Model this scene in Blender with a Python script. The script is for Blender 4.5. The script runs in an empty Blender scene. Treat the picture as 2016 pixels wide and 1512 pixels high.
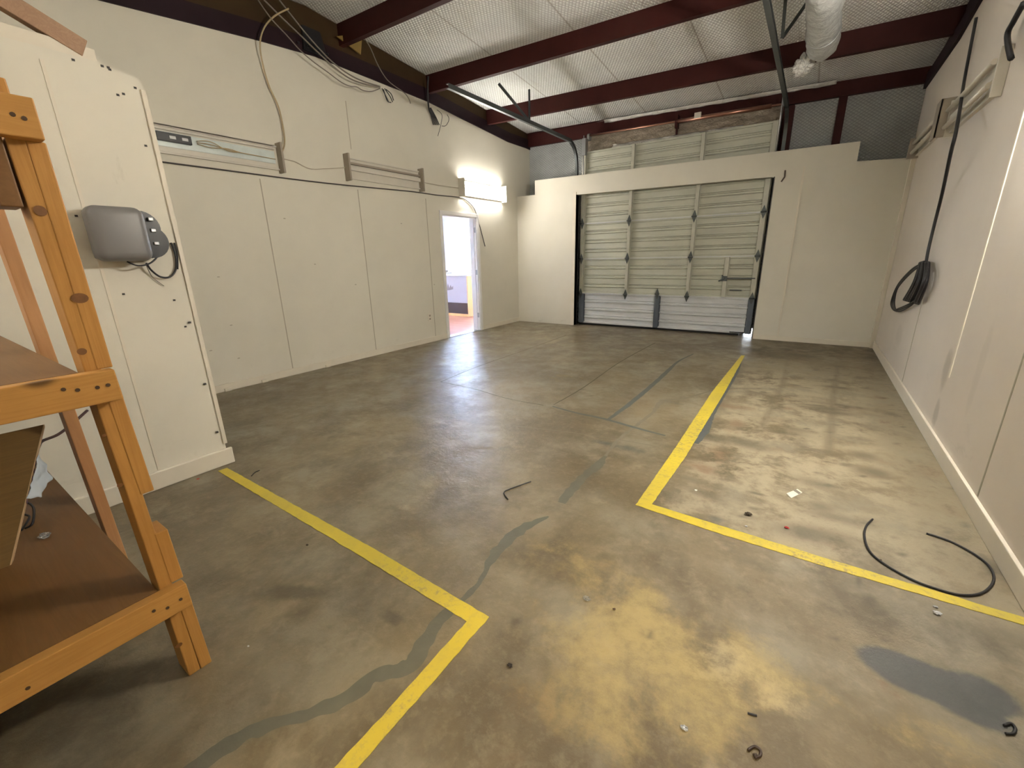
import bpy, bmesh, math, random
from mathutils import Vector, Matrix, noise as mnoise
random.seed(7)
SC = bpy.context.scene
COL = SC.collection

# ------------------------------------------------------------------ camera
CAM = Vector((5.194961, -7.859153, 1.362009))
F_PX = 838.576
R_ = Vector((0.8265, 0.5625, -0.0218)).normalized()
F_ = Vector((-0.5442, 0.7886, -0.2861)).normalized()
U_ = R_.cross(F_).normalized(); R_ = F_.cross(U_).normalized()
cd = bpy.data.cameras.new('camera'); cam = bpy.data.objects.new('camera', cd); COL.objects.link(cam)
m3 = Matrix((R_, U_, -F_)).transposed()
cam.matrix_world = Matrix.Translation(CAM) @ m3.to_4x4()
cd.sensor_width = 36; cd.lens = 36 * F_PX / 2016; cd.clip_start = .02; cd.clip_end = 200
SC.camera = cam

# ------------------------------------------------------------------ view + world
SC.view_settings.view_transform = 'Standard'; SC.view_settings.look = 'None'
SC.view_settings.gamma = 1; SC.view_settings.exposure = 2.25
SC.view_settings.use_curve_mapping = False
wd = bpy.data.worlds.new('sky'); SC.world = wd; wd.use_nodes = True
wd.node_tree.nodes['Background'].inputs[0].default_value = (.86, .93, 1, 1)
wd.node_tree.nodes['Background'].inputs[1].default_value = 4.0

def area(name, loc, target, sx, sy, power, color=(1, 1, 1), spread=180):
    l = bpy.data.lights.new(name, 'AREA'); l.shape = 'RECTANGLE'; l.size = sx; l.size_y = sy
    l.energy = power; l.color = color; l.spread = math.radians(spread)
    o = bpy.data.objects.new(name, l); COL.objects.link(o); o.location = loc
    o.rotation_euler = (Vector(target) - Vector(loc)).to_track_quat('-Z', 'Y').to_euler()
    return o
# daylight through the office window (north wall of the office), the window of the office's west wall
area('office_window_daylight', (-2.45, 2.60, 1.7), (-2.2, -1.5, 1.2), 2.4, 1.4, 1800, (.50, .66, 1))
area('office_side_daylight', (-4.7, -.9, 1.7), (0, -1.9, 1.1), 1.8, 1.5, 18, (.83, .89, 1))
# unseen warm spot behind the camera for the warm pool on the near floor
lt = bpy.data.lights.new('rear_spot', 'SPOT'); lt.energy = 135; lt.color = (1, .80, .48); lt.spot_size = math.radians(25); lt.spot_blend = .5; lt.shadow_soft_size = .05
lo = bpy.data.objects.new('rear_spot', lt); COL.objects.link(lo); lo.location = (4.6, -11.0, 3.3)
lo.rotation_euler = (Vector((4.95, -7.55, 0)) - lo.location).to_track_quat('-Z', 'Y').to_euler()

# ------------------------------------------------------------------ pixel -> point helpers (2016x1512)
def ray(px, py): return (F_ * F_PX + R_ * (px - 1008) + U_ * (756 - py)).normalized()
def at(px, py, ax, v):
    d = ray(px, py); i = 'xyz'.index(ax); return CAM + d * ((v - CAM[i]) / d[i])
def fl(px, py, z=0.0): return at(px, py, 'z', z)

# ------------------------------------------------------------------ materials
def srgb(r, g, b):
    f = lambda c: (c / 255 / 12.92) if c / 255 <= .04045 else ((c / 255 + .055) / 1.055) ** 2.4
    return (f(r), f(g), f(b), 1)
class NT:
    def __init__(s, name, rough=.6, metal=0.0, spec=.5):
        s.m = bpy.data.materials.new(name); s.m.use_nodes = True; s.t = s.m.node_tree
        s.b = s.t.nodes['Principled BSDF']
        s.b.inputs['Roughness'].default_value = rough; s.b.inputs['Metallic'].default_value = metal
        s.b.inputs['Specular IOR Level'].default_value = spec
        s.tc = s.n('ShaderNodeTexCoord'); s.pos = s.tc.outputs['Object']
    def n(s, t, **k):
        x = s.t.nodes.new(t)
        for a, v in k.items(): setattr(x, a, v)
        return x
    def l(s, a, b): s.t.links.new(a, b)
    def scale(s, sc, rot=(0, 0, 0), src=None):
        m = s.n('ShaderNodeMapping'); m.inputs['Scale'].default_value = sc; m.inputs['Rotation'].default_value = rot
        s.l(src or s.pos, m.inputs[0]); return m.outputs[0]
    def noise(s, scale, detail=4, rough=.55, vec=None, dist=0):
        x = s.n('ShaderNodeTexNoise'); x.inputs['Scale'].default_value = scale; x.inputs['Detail'].default_value = detail
        x.inputs['Roughness'].default_value = rough; x.inputs['Distortion'].default_value = dist
        s.l(vec or s.pos, x.inputs['Vector']); return x.outputs['Fac']
    def rng(s, v, a, b, c=0, d=1, smooth=False):
        x = s.n('ShaderNodeMapRange'); x.inputs[1].default_value = a; x.inputs[2].default_value = b
        x.inputs[3].default_value = c; x.inputs[4].default_value = d
        if smooth: x.interpolation_type = 'SMOOTHSTEP'
        s.l(v, x.inputs[0]); return x.outputs[0]
    def math(s, op, a, b):
        x = s.n('ShaderNodeMath', operation=op)
        for i, v in enumerate((a, b)):
            if isinstance(v, (int, float)): x.inputs[i].default_value = v
            elif v is not None: s.l(v, x.inputs[i])
        return x.outputs[0]
    def mix(s, f, a, b, mode='MIX'):
        x = s.n('ShaderNodeMix', data_type='RGBA', blend_type=mode)
        if isinstance(f, (int, float)): x.inputs[0].default_value = f
        else: s.l(f, x.inputs[0])
        for i, v in ((6, a), (7, b)):
            if isinstance(v, tuple): x.inputs[i].default_value = v
            else: s.l(v, x.inputs[i])
        return x.outputs[2]
    def color(s, c):
        if isinstance(c, tuple): s.b.inputs['Base Color'].default_value = c
        else: s.l(c, s.b.inputs['Base Color'])
    def bump(s, h, strength=.3, dist=.01):
        x = s.n('ShaderNodeBump'); x.inputs['Strength'].default_value = strength; x.inputs['Distance'].default_value = dist
        s.l(h, x.inputs['Height']); s.l(x.outputs[0], s.b.inputs['Normal'])
def plain(name, c, rough=.6, metal=0.0, var=.12, nscale=8, bump=0, spec=.5):
    t = NT(name, rough, metal, spec); n = t.noise(nscale, 3)
    d = tuple(v * (1 - var) for v in c[:3]) + (1,); e = tuple(min(1, v * (1 + var)) for v in c[:3]) + (1,)
    t.color(t.mix(n, d, e))
    if bump: t.bump(t.noise(nscale * 8, 2), bump, .004)
    return t.m
M = {}
def wallmat(name, base, dirt, stains=()):
    t = NT(name, .62, spec=.35)
    n1 = t.rng(t.noise(1.3, 5, .6), .35, .75)
    n2 = t.rng(t.noise(9, 6, .7, t.scale((1, 1, .35))), .66, .80, 0, .35)
    low = t.n('ShaderNodeSeparateXYZ'); t.l(t.pos, low.inputs[0])
    base2 = tuple(v * .93 for v in base[:3]) + (1,)
    c = t.mix(n1, base, base2)
    c = t.mix(n2, c, dirt)
    sc = t.rng(t.noise(5, 6, .7, t.scale((.6, .6, 1.6))), .60, .72, 0, 1)
    lowf = t.rng(low.outputs[2], 0, .5, .35, 0)
    c = t.mix(t.math('MULTIPLY', sc, lowf), c, dirt)
    for (sy, sz, ry, rz, a) in stains:
        dy = t.math('DIVIDE', t.math('SUBTRACT', low.outputs[1], sy), ry); dz = t.math('DIVIDE', t.math('SUBTRACT', low.outputs[2], sz), rz)
        d = t.math('ADD', t.math('ADD', t.math('MULTIPLY', dy, dy), t.math('MULTIPLY', dz, dz)), t.math('MULTIPLY', t.math('SUBTRACT', t.noise(7, 4, .6), .5), 1.8))
        c = t.mix(t.rng(d, .1, 1.3, a, 0, True), c, dirt)
    t.color(c); t.bump(t.noise(60, 3), .08, .003)
    return t.m
WST = [(at(x, y, 'x', 6.08), ry, rz, a) for x, y, ry, rz, a in ((1862, 730, .09, .16, .45), (1842, 815, .07, .12, .42), (1930, 720, .06, .3, .12), (1770, 660, .2, .12, .15))]
M['wall'] = wallmat('cream_wall_paint', (.70, .66, .56, 1), (.38, .34, .26, 1))
M['wall_r'] = wallmat('cream_wall_paint_right', (.68, .61, .53, 1), (.30, .27, .22, 1), [(p.y, p.z, ry, rz, a) for p, ry, rz, a in WST])
M['trim'] = plain('painted_trim', (.70, .64, .53, 1), .55, var=.06)
M['trimw'] = plain('white_door_casing', (.78, .76, .74, 1), .45, var=.04)
M['beam'] = plain('red_oxide_primer', (.040, .0075, .006, 1), .6, var=.35, nscale=5, bump=.1, spec=.2)
M['beam_dark'] = plain('dark_primer_rafter', (.018, .008, .011, 1), .6, var=.3, nscale=4, bump=.1, spec=.15)
M['brown'] = plain('brown_rafter_web', (.040, .022, .007, 1), .7, var=.4, nscale=3, spec=.2)
M['steel_dark'] = plain('dark_galvanised_steel', (.10, .11, .11, 1), .42, .75, nscale=20)
M['steel'] = plain('galvanised_steel', (.42, .43, .44, 1), .38, .8, nscale=25)
M['blackc'] = plain('black_cable_rubber', (.012, .011, .013, 1), .5, nscale=30)
M['grayc'] = plain('gray_cable_sheath', (.20, .17, .14, 1), .5)
M['tanc'] = plain('tan_cable_sheath', (.42, .32, .18, 1), .5)
M['paintc'] = plain('painted_over_cable', (.52, .46, .36, 1), .5)
M['boxg'] = plain('gray_box_plastic', (.155, .148, .145, 1), .42, var=.08, nscale=3)
M['blackp'] = plain('black_plastic', (.012, .012, .014, 1), .3)
M['white_enamel'] = plain('aged_white_enamel', (.62, .58, .50, 1), .4, var=.08)
M['tan_enamel'] = plain('beige_end_plate', (.33, .28, .22, 1), .5, var=.1)
M['copper'] = plain('rusty_torsion_steel', (.42, .22, .16, 1), .28, .9, nscale=12)
def insul(name, base, line):
    t = NT(name, .42, spec=.4)
    u = t.scale((26, 17, 26), (0, 0, math.radians(45)))
    v = t.n('ShaderNodeTexVoronoi', feature='DISTANCE_TO_EDGE'); v.inputs['Scale'].default_value = 1; v.inputs['Randomness'].default_value = 0; v.voronoi_dimensions = '2D'
    # diamond netting: rotate first, then scale
    r = t.scale((1, 1, 1), (0, 0, math.radians(45)), t.scale((1.0, .62, 1.0)))
    t.l(t.scale((33, 33, 33), (0, 0, 0), r), v.inputs['Vector'])
    e = t.rng(v.outputs['Distance'], .05, .14, 1, 0, True)
    n = t.rng(t.noise(1.1, 4, .6), .3, .75)
    c = t.mix(n, base, tuple(q * .80 for q in base[:3]) + (1,))
    st = t.rng(t.noise(2.6, 4, .6, t.scale((1, .25, 1))), .58, .80, 0, .5)
    c = t.mix(st, c, (.36, .29, .19, 1))
    c = t.mix(t.math('MULTIPLY', e, .7), c, line)
    sx = t.n('ShaderNodeSeparateXYZ'); t.l(t.pos, sx.inputs[0])
    w = t.math('PINGPONG', t.math('ADD', sx.outputs[0], 12.19), .61)
    seam = t.rng(w, 0, .018, 1, 0)
    c = t.mix(t.math('MULTIPLY', seam, .6), c, (.20, .16, .11, 1))
    t.color(c)
    h = t.math('ADD', t.math('MULTIPLY', t.noise(3.5, 3, .5, t.scale((2.5, .5, 1))), 4), t.rng(v.outputs['Distance'], 0, .4, 0, 1, True))
    t.bump(h, .5, .018)
    return t.m
M['insul'] = insul('vinyl_faced_insulation', (.86, .87, .84, 1), (.36, .35, .31, 1))
def insulw(name):
    t = NT(name, .38, spec=.5)
    v = t.n('ShaderNodeTexVoronoi', feature='DISTANCE_TO_EDGE'); v.inputs['Scale'].default_value = 1; v.inputs['Randomness'].default_value = 0
    r = t.scale((1, 1, 1), (0, math.radians(45), 0), t.scale((.72, 0, 1.0)))
    t.l(t.scale((33, 33, 33), (0, 0, 0), r), v.inputs['Vector'])
    e = t.rng(v.outputs['Distance'], .05, .14, 1, 0, True)
    c = t.mix(t.rng(t.noise(1.5, 4), .3, .7), (.50, .52, .51, 1), (.30, .31, .30, 1))
    c = t.mix(t.math('MULTIPLY', e, .45), c, (.14, .14, .13, 1)); t.color(c)
    t.bump(t.math('ADD', t.math('MULTIPLY', t.noise(5, 3), 3), t.rng(v.outputs['Distance'], 0, .4, 0, 1, True)), .4, .015)
    return t.m
M['insulw'] = insulw('gray_faced_wall_insulation')
def foil(name, base=(.62, .60, .56, 1), rough=.3, sc=14):
    t = NT(name, rough, .55, .6)
    t.color(t.mix(t.noise(6, 4), base, tuple(q * .7 for q in base[:3]) + (1,)))
    t.bump(t.noise(sc, 5, .65, dist=.6), .9, .03)
    return t.m
M['foil'] = foil('crinkled_foil_insulation', (.86, .84, .80, 1), .34)
M['foilbrown'] = foil('dusty_foil_insulation', (.44, .37, .29, 1), .3, 20)
M['duct'] = foil('silver_duct_jacket', (.66, .67, .66, 1), .34, 9)
M['duct'].node_tree.nodes['Principled BSDF'].inputs['Metallic'].default_value = .35
M['foilwhite'] = plain('white_reflective_liner', (.60, .66, .64, 1), .3, .1, var=.2, nscale=6, bump=.3)
def steeldoor(name, base, dirt):
    t = NT(name, .45, .15, .5)
    n = t.rng(t.noise(3, 6, .65, t.scale((.6, 1, 2.5))), .4, .75)
    c = t.mix(n, base, tuple(q * .82 for q in base[:3]) + (1,))
    d = t.rng(t.noise(7, 5, .7, t.scale((.5, 1, 3))), .62, .78, 0, .4)
    t.color(t.mix(d, c, dirt)); return t.m
M['door_up'] = steeldoor('beige_steel_door_skin', (.52, .52, .43, 1), (.30, .27, .18, 1))
M['door_low'] = steeldoor('white_steel_door_skin', (.66, .67, .68, 1), (.40, .38, .33, 1))
M['stile'] = plain('galvanised_beige_stile', (.50, .49, .41, 1), .42, .2)
M['stile_blue'] = plain('blue_gray_steel_stile', (.13, .15, .18, 1), .45, .4)
def wood(name, base, dark, ring=9.0, axis=2, knots=True):
    t = NT(name, .5, spec=.35)
    s = [7, 7, 7]; s[axis] = .45
    n = t.noise(ring / 3, 6, .6, t.scale(tuple(s)), 1.2)
    w = t.rng(t.math('PINGPONG', t.math('MULTIPLY', n, 5), .5), 0, .5)
    c = t.mix(t.math('MULTIPLY', w, .45), base, dark)
    c = t.mix(t.rng(t.noise(1.7, 3), .35, .75, 0, .45), c, dark)
    if knots:
        s2 = [5, 5, 5]; s2[axis] = 3.2
        v = t.n('ShaderNodeTexVoronoi'); v.inputs['Scale'].default_value = 1.0
        t.l(t.scale(tuple(s2)), v.inputs['Vector'])
        k = t.rng(v.outputs['Distance'], .05, .14, 1, 0, True)
        c = t.mix(k, c, tuple(q * .28 for q in dark[:3]) + (1,))
    t.color(c); t.bump(n, .12, .003)
    return t.m
PB, PD = (.47, .235, .058, 1), (.34, .15, .03, 1)
M['pine_v'] = wood('pine_upright', PB, PD, axis=2)
M['pine_y'] = wood('pine_rail', (.50, .255, .065, 1), (.36, .165, .035, 1), axis=1)
M['pine_back'] = wood('pine_rear_post', (.47, .25, .11, 1), (.33, .15, .06, 1), axis=2)
M['ply'] = wood('brown_hardboard', (.19, .093, .030, 1), (.135, .062, .018, 1), axis=0, knots=False)
M['board'] = wood('brown_leaning_board', (.15, .085, .025, 1), (.10, .055, .016, 1), axis=1, knots=False)
M['oldwood'] = wood('weathered_brace', (.36, .22, .13, 1), (.22, .12, .07, 1), axis=0, knots=False)
M['maple'] = wood('maple_desk_end', (.78, .52, .26, 1), (.64, .38, .16, 1), axis=2, knots=False)
def glass(name, c=(.9, .92, .92, 1)):
    t = NT(name, .12); t.color(c); t.b.inputs['Transmission Weight'].default_value = .9; t.b.inputs['IOR'].default_value = 1.4
    return t.m
M['clear'] = glass('clear_plastic')
def emit(name, c, s):
    t = NT(name, .4); t.color((.9, .9, .9, 1)); t.b.inputs['Emission Color'].default_value = c; t.b.inputs['Emission Strength'].default_value = s
    return t.m
M['tube_on'] = emit('lit_fluorescent_tube', (1, .97, .92, 1), 18)
M['tube_on2'] = emit('added_fill_tube_rear', (1, .96, .87, 1), 27)  # tubes of the added fixture on the partition
M['tube_on3'] = emit('lit_fluorescent_tube_right', (1, .96, .87, 1), 75)
M['tube_on4'] = emit('added_fill_tube_far', (1, .96, .87, 1), 12)  # tubes of the added fixture behind the camera
M['tube_off'] = plain('unlit_tube', (.62, .57, .48, 1), .3, var=.03)
def yellow():
    t = NT('yellow_line_paint', .5)
    n = t.rng(t.noise(30, 6, .75), .50, .62, 0, .8)
    c = t.mix(t.rng(t.noise(3, 3), .35, .7), (.60, .46, .035, 1), (.50, .39, .05, 1))
    big = t.rng(t.noise(1.4, 3), .42, .62, .15, 1)
    t.color(t.mix(t.math('MULTIPLY', n, big), c, (.26, .20, .10, 1))); t.bump(t.noise(60, 4), .3, .003)
    return t.m
M['yellow'] = yellow()
M['sealant'] = plain('gray_green_crack_sealant', (.115, .108, .078, 1), .5, var=.3, nscale=9, bump=.2)
M['sealant_blue'] = plain('blue_gray_joint_sealant', (.085, .092, .090, 1), .5, var=.3, nscale=9, bump=.2)
M['joint'] = plain('dark_saw_joint', (.10, .085, .055, 1), .7, var=.3)

# floor: painted wear and tone layers live on a grid, broken up by noise in the shader
def floormat():
    t = NT('stained_concrete', .45, spec=.5)
    at_ = t.n('ShaderNodeAttribute'); at_.attribute_name = 'wear_and_patches'
    sp = t.n('ShaderNodeSeparateColor'); t.l(at_.outputs['Color'], sp.inputs[0])
    at2 = t.n('ShaderNodeAttribute'); at2.attribute_name = 'wear_tone'
    sp2 = t.n('ShaderNodeSeparateColor'); t.l(at2.outputs['Color'], sp2.inputs[0])
    dark, light, rust = sp.outputs[0], sp.outputs[1], sp.outputs[2]
    blue, yel, rough = sp2.outputs[0], sp2.outputs[1], sp2.outputs[2]
    nb = t.noise(.9, 7, .62, dist=.15); nm = t.noise(4.2, 8, .70, dist=.12); nf = t.noise(24, 6, .72)
    nw = t.noise(1.9, 6, .62, t.scale((1, 1, 1), (0, 0, .5)))
    c = t.mix(t.rng(nb, .38, .64), (.108, .079, .042, 1), (.225, .178, .107, 1))
    c = t.mix(t.rng(nw, .47, .62, 0, .80), c, (.235, .204, .143, 1))
    c = t.mix(t.rng(t.noise(2.4, 6, .6, t.scale((1, .7, 1), (0, 0, 1.1))), .52, .66, 0, .72), c, (.090, .066, .036, 1))
    c = t.mix(t.rng(nm, .46, .68, 0, .60), c, (.120, .090, .050, 1))
    c = t.mix(t.rng(t.noise(3.1, 6, .66, dist=.2), .56, .70, 0, .55), c, (.33, .28, .19, 1))
    c = t.mix(t.rng(nf, .50, .74, 0, .34), c, (.31, .26, .165, 1))
    def mask(a, amp, lo, hi, n):
        return t.rng(t.math('ADD', a, t.math('MULTIPLY', t.math('SUBTRACT', n, .5), amp)), lo, hi, 0, 1, True)
    c = t.mix(t.math('MULTIPLY', mask(light, 2.9, .34, .95, nm), .88), c, (.35, .292, .195, 1))
    c = t.mix(t.math('MULTIPLY', mask(yel, 1.6, .30, .90, nm), .70), c, (.47, .36, .155, 1))
    c = t.mix(t.math('MULTIPLY', mask(rust, 1.8, .25, .85, nm), .70), c, (.17, .095, .05, 1))
    c = t.mix(t.math('MULTIPLY', mask(dark, 1.3, .22, .78, nm), .74), c, (.085, .068, .042, 1))
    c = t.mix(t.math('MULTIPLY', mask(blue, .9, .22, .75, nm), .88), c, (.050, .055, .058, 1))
    # fine grit
    g = t.noise(140, 3, .6); c = t.mix(t.rng(g, .60, .74, 0, .35), c, (.12, .10, .07, 1))
    t.color(c)
    r = t.rng(nm, .35, .7, .25, .43)
    t.l(t.math('ADD', r, t.math('MULTIPLY', rough, .30)), t.b.inputs['Roughness'])
    h = t.math('ADD', t.math('MULTIPLY', nm, 2.2), t.math('MULTIPLY', nf, .7))
    h = t.math('ADD', h, t.math('MULTIPLY', t.noise(90, 4, .7), t.math('ADD', t.math('MULTIPLY', rough, 1.2), .12)))
    t.bump(h, .42, .006)
    return t.m
M['floor'] = floormat()

# ------------------------------------------------------------------ mesh helpers
def box(bm, lo, hi, rot=None, mi=0):
    x0, y0, z0 = lo; x1, y1, z1 = hi
    v = [bm.verts.new(Vector(p)) for p in ((x0, y0, z0), (x1, y0, z0), (x1, y1, z0), (x0, y1, z0), (x0, y0, z1), (x1, y0, z1), (x1, y1, z1), (x0, y1, z1))]
    for f in ((0, 3, 2, 1), (4, 5, 6, 7), (0, 1, 5, 4), (1, 2, 6, 5), (2, 3, 7, 6), (3, 0, 4, 7)):
        fc = bm.faces.new([v[i] for i in f]); fc.material_index = mi
    if rot:
        for q in v: q.co = rot @ q.co
    return v
def bar(bm, a, b, w, h, up=(0, 0, 1)):
    a, b = Vector(a), Vector(b); d = (b - a).normalized(); up = Vector(up)
    s = d.cross(up).normalized(); u = s.cross(d).normalized()
    v = [bm.verts.new(p + s * sx * w / 2 + u * sy * h / 2) for p in (a, b) for sx, sy in ((-1, -1), (1, -1), (1, 1), (-1, 1))]
    for f in ((3, 2, 1, 0), (4, 5, 6, 7), (0, 1, 5, 4), (1, 2, 6, 5), (2, 3, 7, 6), (3, 0, 4, 7)): bm.faces.new([v[i] for i in f])
def prism(bm, pts, thick):
    """pts: polygon (3d); thick: offset vector"""
    t = Vector(thick); a = [bm.verts.new(Vector(p)) for p in pts]; b = [bm.verts.new(Vector(p) + t) for p in pts]
    bm.faces.new(a[::-1]); bm.faces.new(b)
    n = len(a)
    for i in range(n): bm.faces.new((a[i], a[(i + 1) % n], b[(i + 1) % n], b[i]))
def smoothpath(pts, k=6):
    P = [Vector(p) for p in pts]
    if len(P) < 3: return P
    out = []
    for i in range(len(P) - 1):
        p0 = P[max(i - 1, 0)]; p1 = P[i]; p2 = P[i + 1]; p3 = P[min(i + 2, len(P) - 1)]
        for j in range(k):
            t = j / k
            out.append(.5 * ((2 * p1) + (p2 - p0) * t + (2 * p0 - 5 * p1 + 4 * p2 - p3) * t * t + (3 * p1 - p0 - 3 * p2 + p3) * t ** 3))
    out.append(P[-1]); return out
def tube(bm, pts, r, seg=8, smooth=True, k=6):
    P = smoothpath(pts, k) if smooth else [Vector(p) for p in pts]
    rings = []; prev = None
    for i, p in enumerate(P):
        d = (P[min(i + 1, len(P) - 1)] - P[max(i - 1, 0)])
        if d.length < 1e-7: d = Vector((0, 0, 1))
        d.normalize()
        if prev is None:
            s = d.cross(Vector((0, 0, 1)))
            if s.length < .1: s = d.cross(Vector((0, 1, 0)))
        else: s = prev - d * prev.dot(d)
        s.normalize(); prev = s; u = d.cross(s)
        rr = r(i / (len(P) - 1)) if callable(r) else r
        rings.append([bm.verts.new(p + (s * math.cos(a) + u * math.sin(a)) * rr) for a in [2 * math.pi * j / seg for j in range(seg)]])
    for A, B in zip(rings, rings[1:]):
        for j in range(seg):
            f = bm.faces.new((A[j], A[(j + 1) % seg], B[(j + 1) % seg], B[j])); f.smooth = True
    bm.faces.new(rings[0][::-1]); bm.faces.new(rings[-1])
def ribbon(bm, pts, widths, z, jag=0.0, thick=.0015, sub=8):
    P = smoothpath(pts, sub); n = len(P); L = []; Rr = []
    for i, p in enumerate(P):
        d = (P[min(i + 1, n - 1)] - P[max(i - 1, 0)]); d.z = 0; d.normalize(); s = Vector((-d.y, d.x, 0))
        t = i / (n - 1) * (len(widths) - 1); a = int(min(t, len(widths) - 2)); w = widths[a] * (1 - (t - a)) + widths[a + 1] * (t - a)
        j1 = 1 + jag * mnoise.noise(p * 22); j2 = 1 + jag * mnoise.noise(p * 22 + Vector((9, 3, 1)))
        for off, lst, j in ((1, L, j1), (-1, Rr, j2)):
            q = p + s * off * w / 2 * j; lst.append(bm.verts.new((q.x, q.y, z)))
    for i in range(n - 1):
        bm.faces.new((Rr[i], Rr[i + 1], L[i + 1], L[i]))
def obj(name, bm, mat, parent=None, bevel=0, smooth=False, origin=None):
    bmesh.ops.recalc_face_normals(bm, faces=bm.faces)
    if origin is None and parent is None and bm.verts:
        xs = [v.co for v in bm.verts]
        origin = Vector(((min(v.x for v in xs) + max(v.x for v in xs)) / 2, (min(v.y for v in xs) + max(v.y for v in xs)) / 2, min(v.z for v in xs)))
        if name.startswith(('wall', 'floor', 'ceiling')): origin = Vector((0, 0, 0))
    if origin is None: origin = Vector((0, 0, 0))
    if parent is not None and 'base' in parent: origin = Vector(parent['base'])
    for v in bm.verts: v.co -= origin
    me = bpy.data.meshes.new(name); bm.to_mesh(me); bm.free()
    mats = mat if isinstance(mat, (list, tuple)) else [mat]
    for q in mats: me.materials.append(M[q] if isinstance(q, str) else q)
    if smooth:
        for p in me.polygons: p.use_smooth = True
    o = bpy.data.objects.new(name, me); COL.objects.link(o)
    if parent is not None:
        o.parent = parent
    else: o.location = origin
    if bevel:
        b = o.modifiers.new('bevel', 'BEVEL'); b.width = bevel; b.segments = 2; b.limit_method = 'ANGLE'
    return o
def tag(o, label, cat, group=None, kind=None):
    if label: o['label'] = label
    if cat: o['category'] = cat
    if group: o['group'] = group
    if kind: o['kind'] = kind
    return o
def thing(name, label, cat, loc, group=None):
    o = bpy.data.objects.new(name, None); COL.objects.link(o); o.location = loc; o.empty_display_size = .1
    return tag(o, label, cat, group)
def part(name, bm, mat, root, bevel=0, smooth=False, loc=None, sub=None):
    """mesh in world coordinates, parented under root (empty at root.location)"""
    base = loc if loc is not None else root_base(root)
    bmesh.ops.recalc_face_normals(bm, faces=bm.faces)
    for v in bm.verts: v.co -= base
    me = bpy.data.meshes.new(name); bm.to_mesh(me); bm.free()
    for q in (mat if isinstance(mat, (list, tuple)) else [mat]): me.materials.append(M[q] if isinstance(q, str) else q)
    if smooth:
        for p in me.polygons: p.use_smooth = True
    o = bpy.data.objects.new(name, me); COL.objects.link(o); o.parent = root
    if bevel:
        b = o.modifiers.new('bevel', 'BEVEL'); b.width = bevel; b.segments = 2; b.limit_method = 'ANGLE'
    return o
def root_base(o):
    v = Vector((0, 0, 0))
    while o: v += Vector(o.location); o = o.parent
    return v
def struct(name, bm, mat, bevel=0, label=None, parent=None):
    o = obj(name, bm, mat, parent, bevel)
    if parent is None: o['kind'] = 'structure'
    if label: o['label'] = label
    return o
NB = bmesh.new
W = 6.08; YR = -13.0

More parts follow.
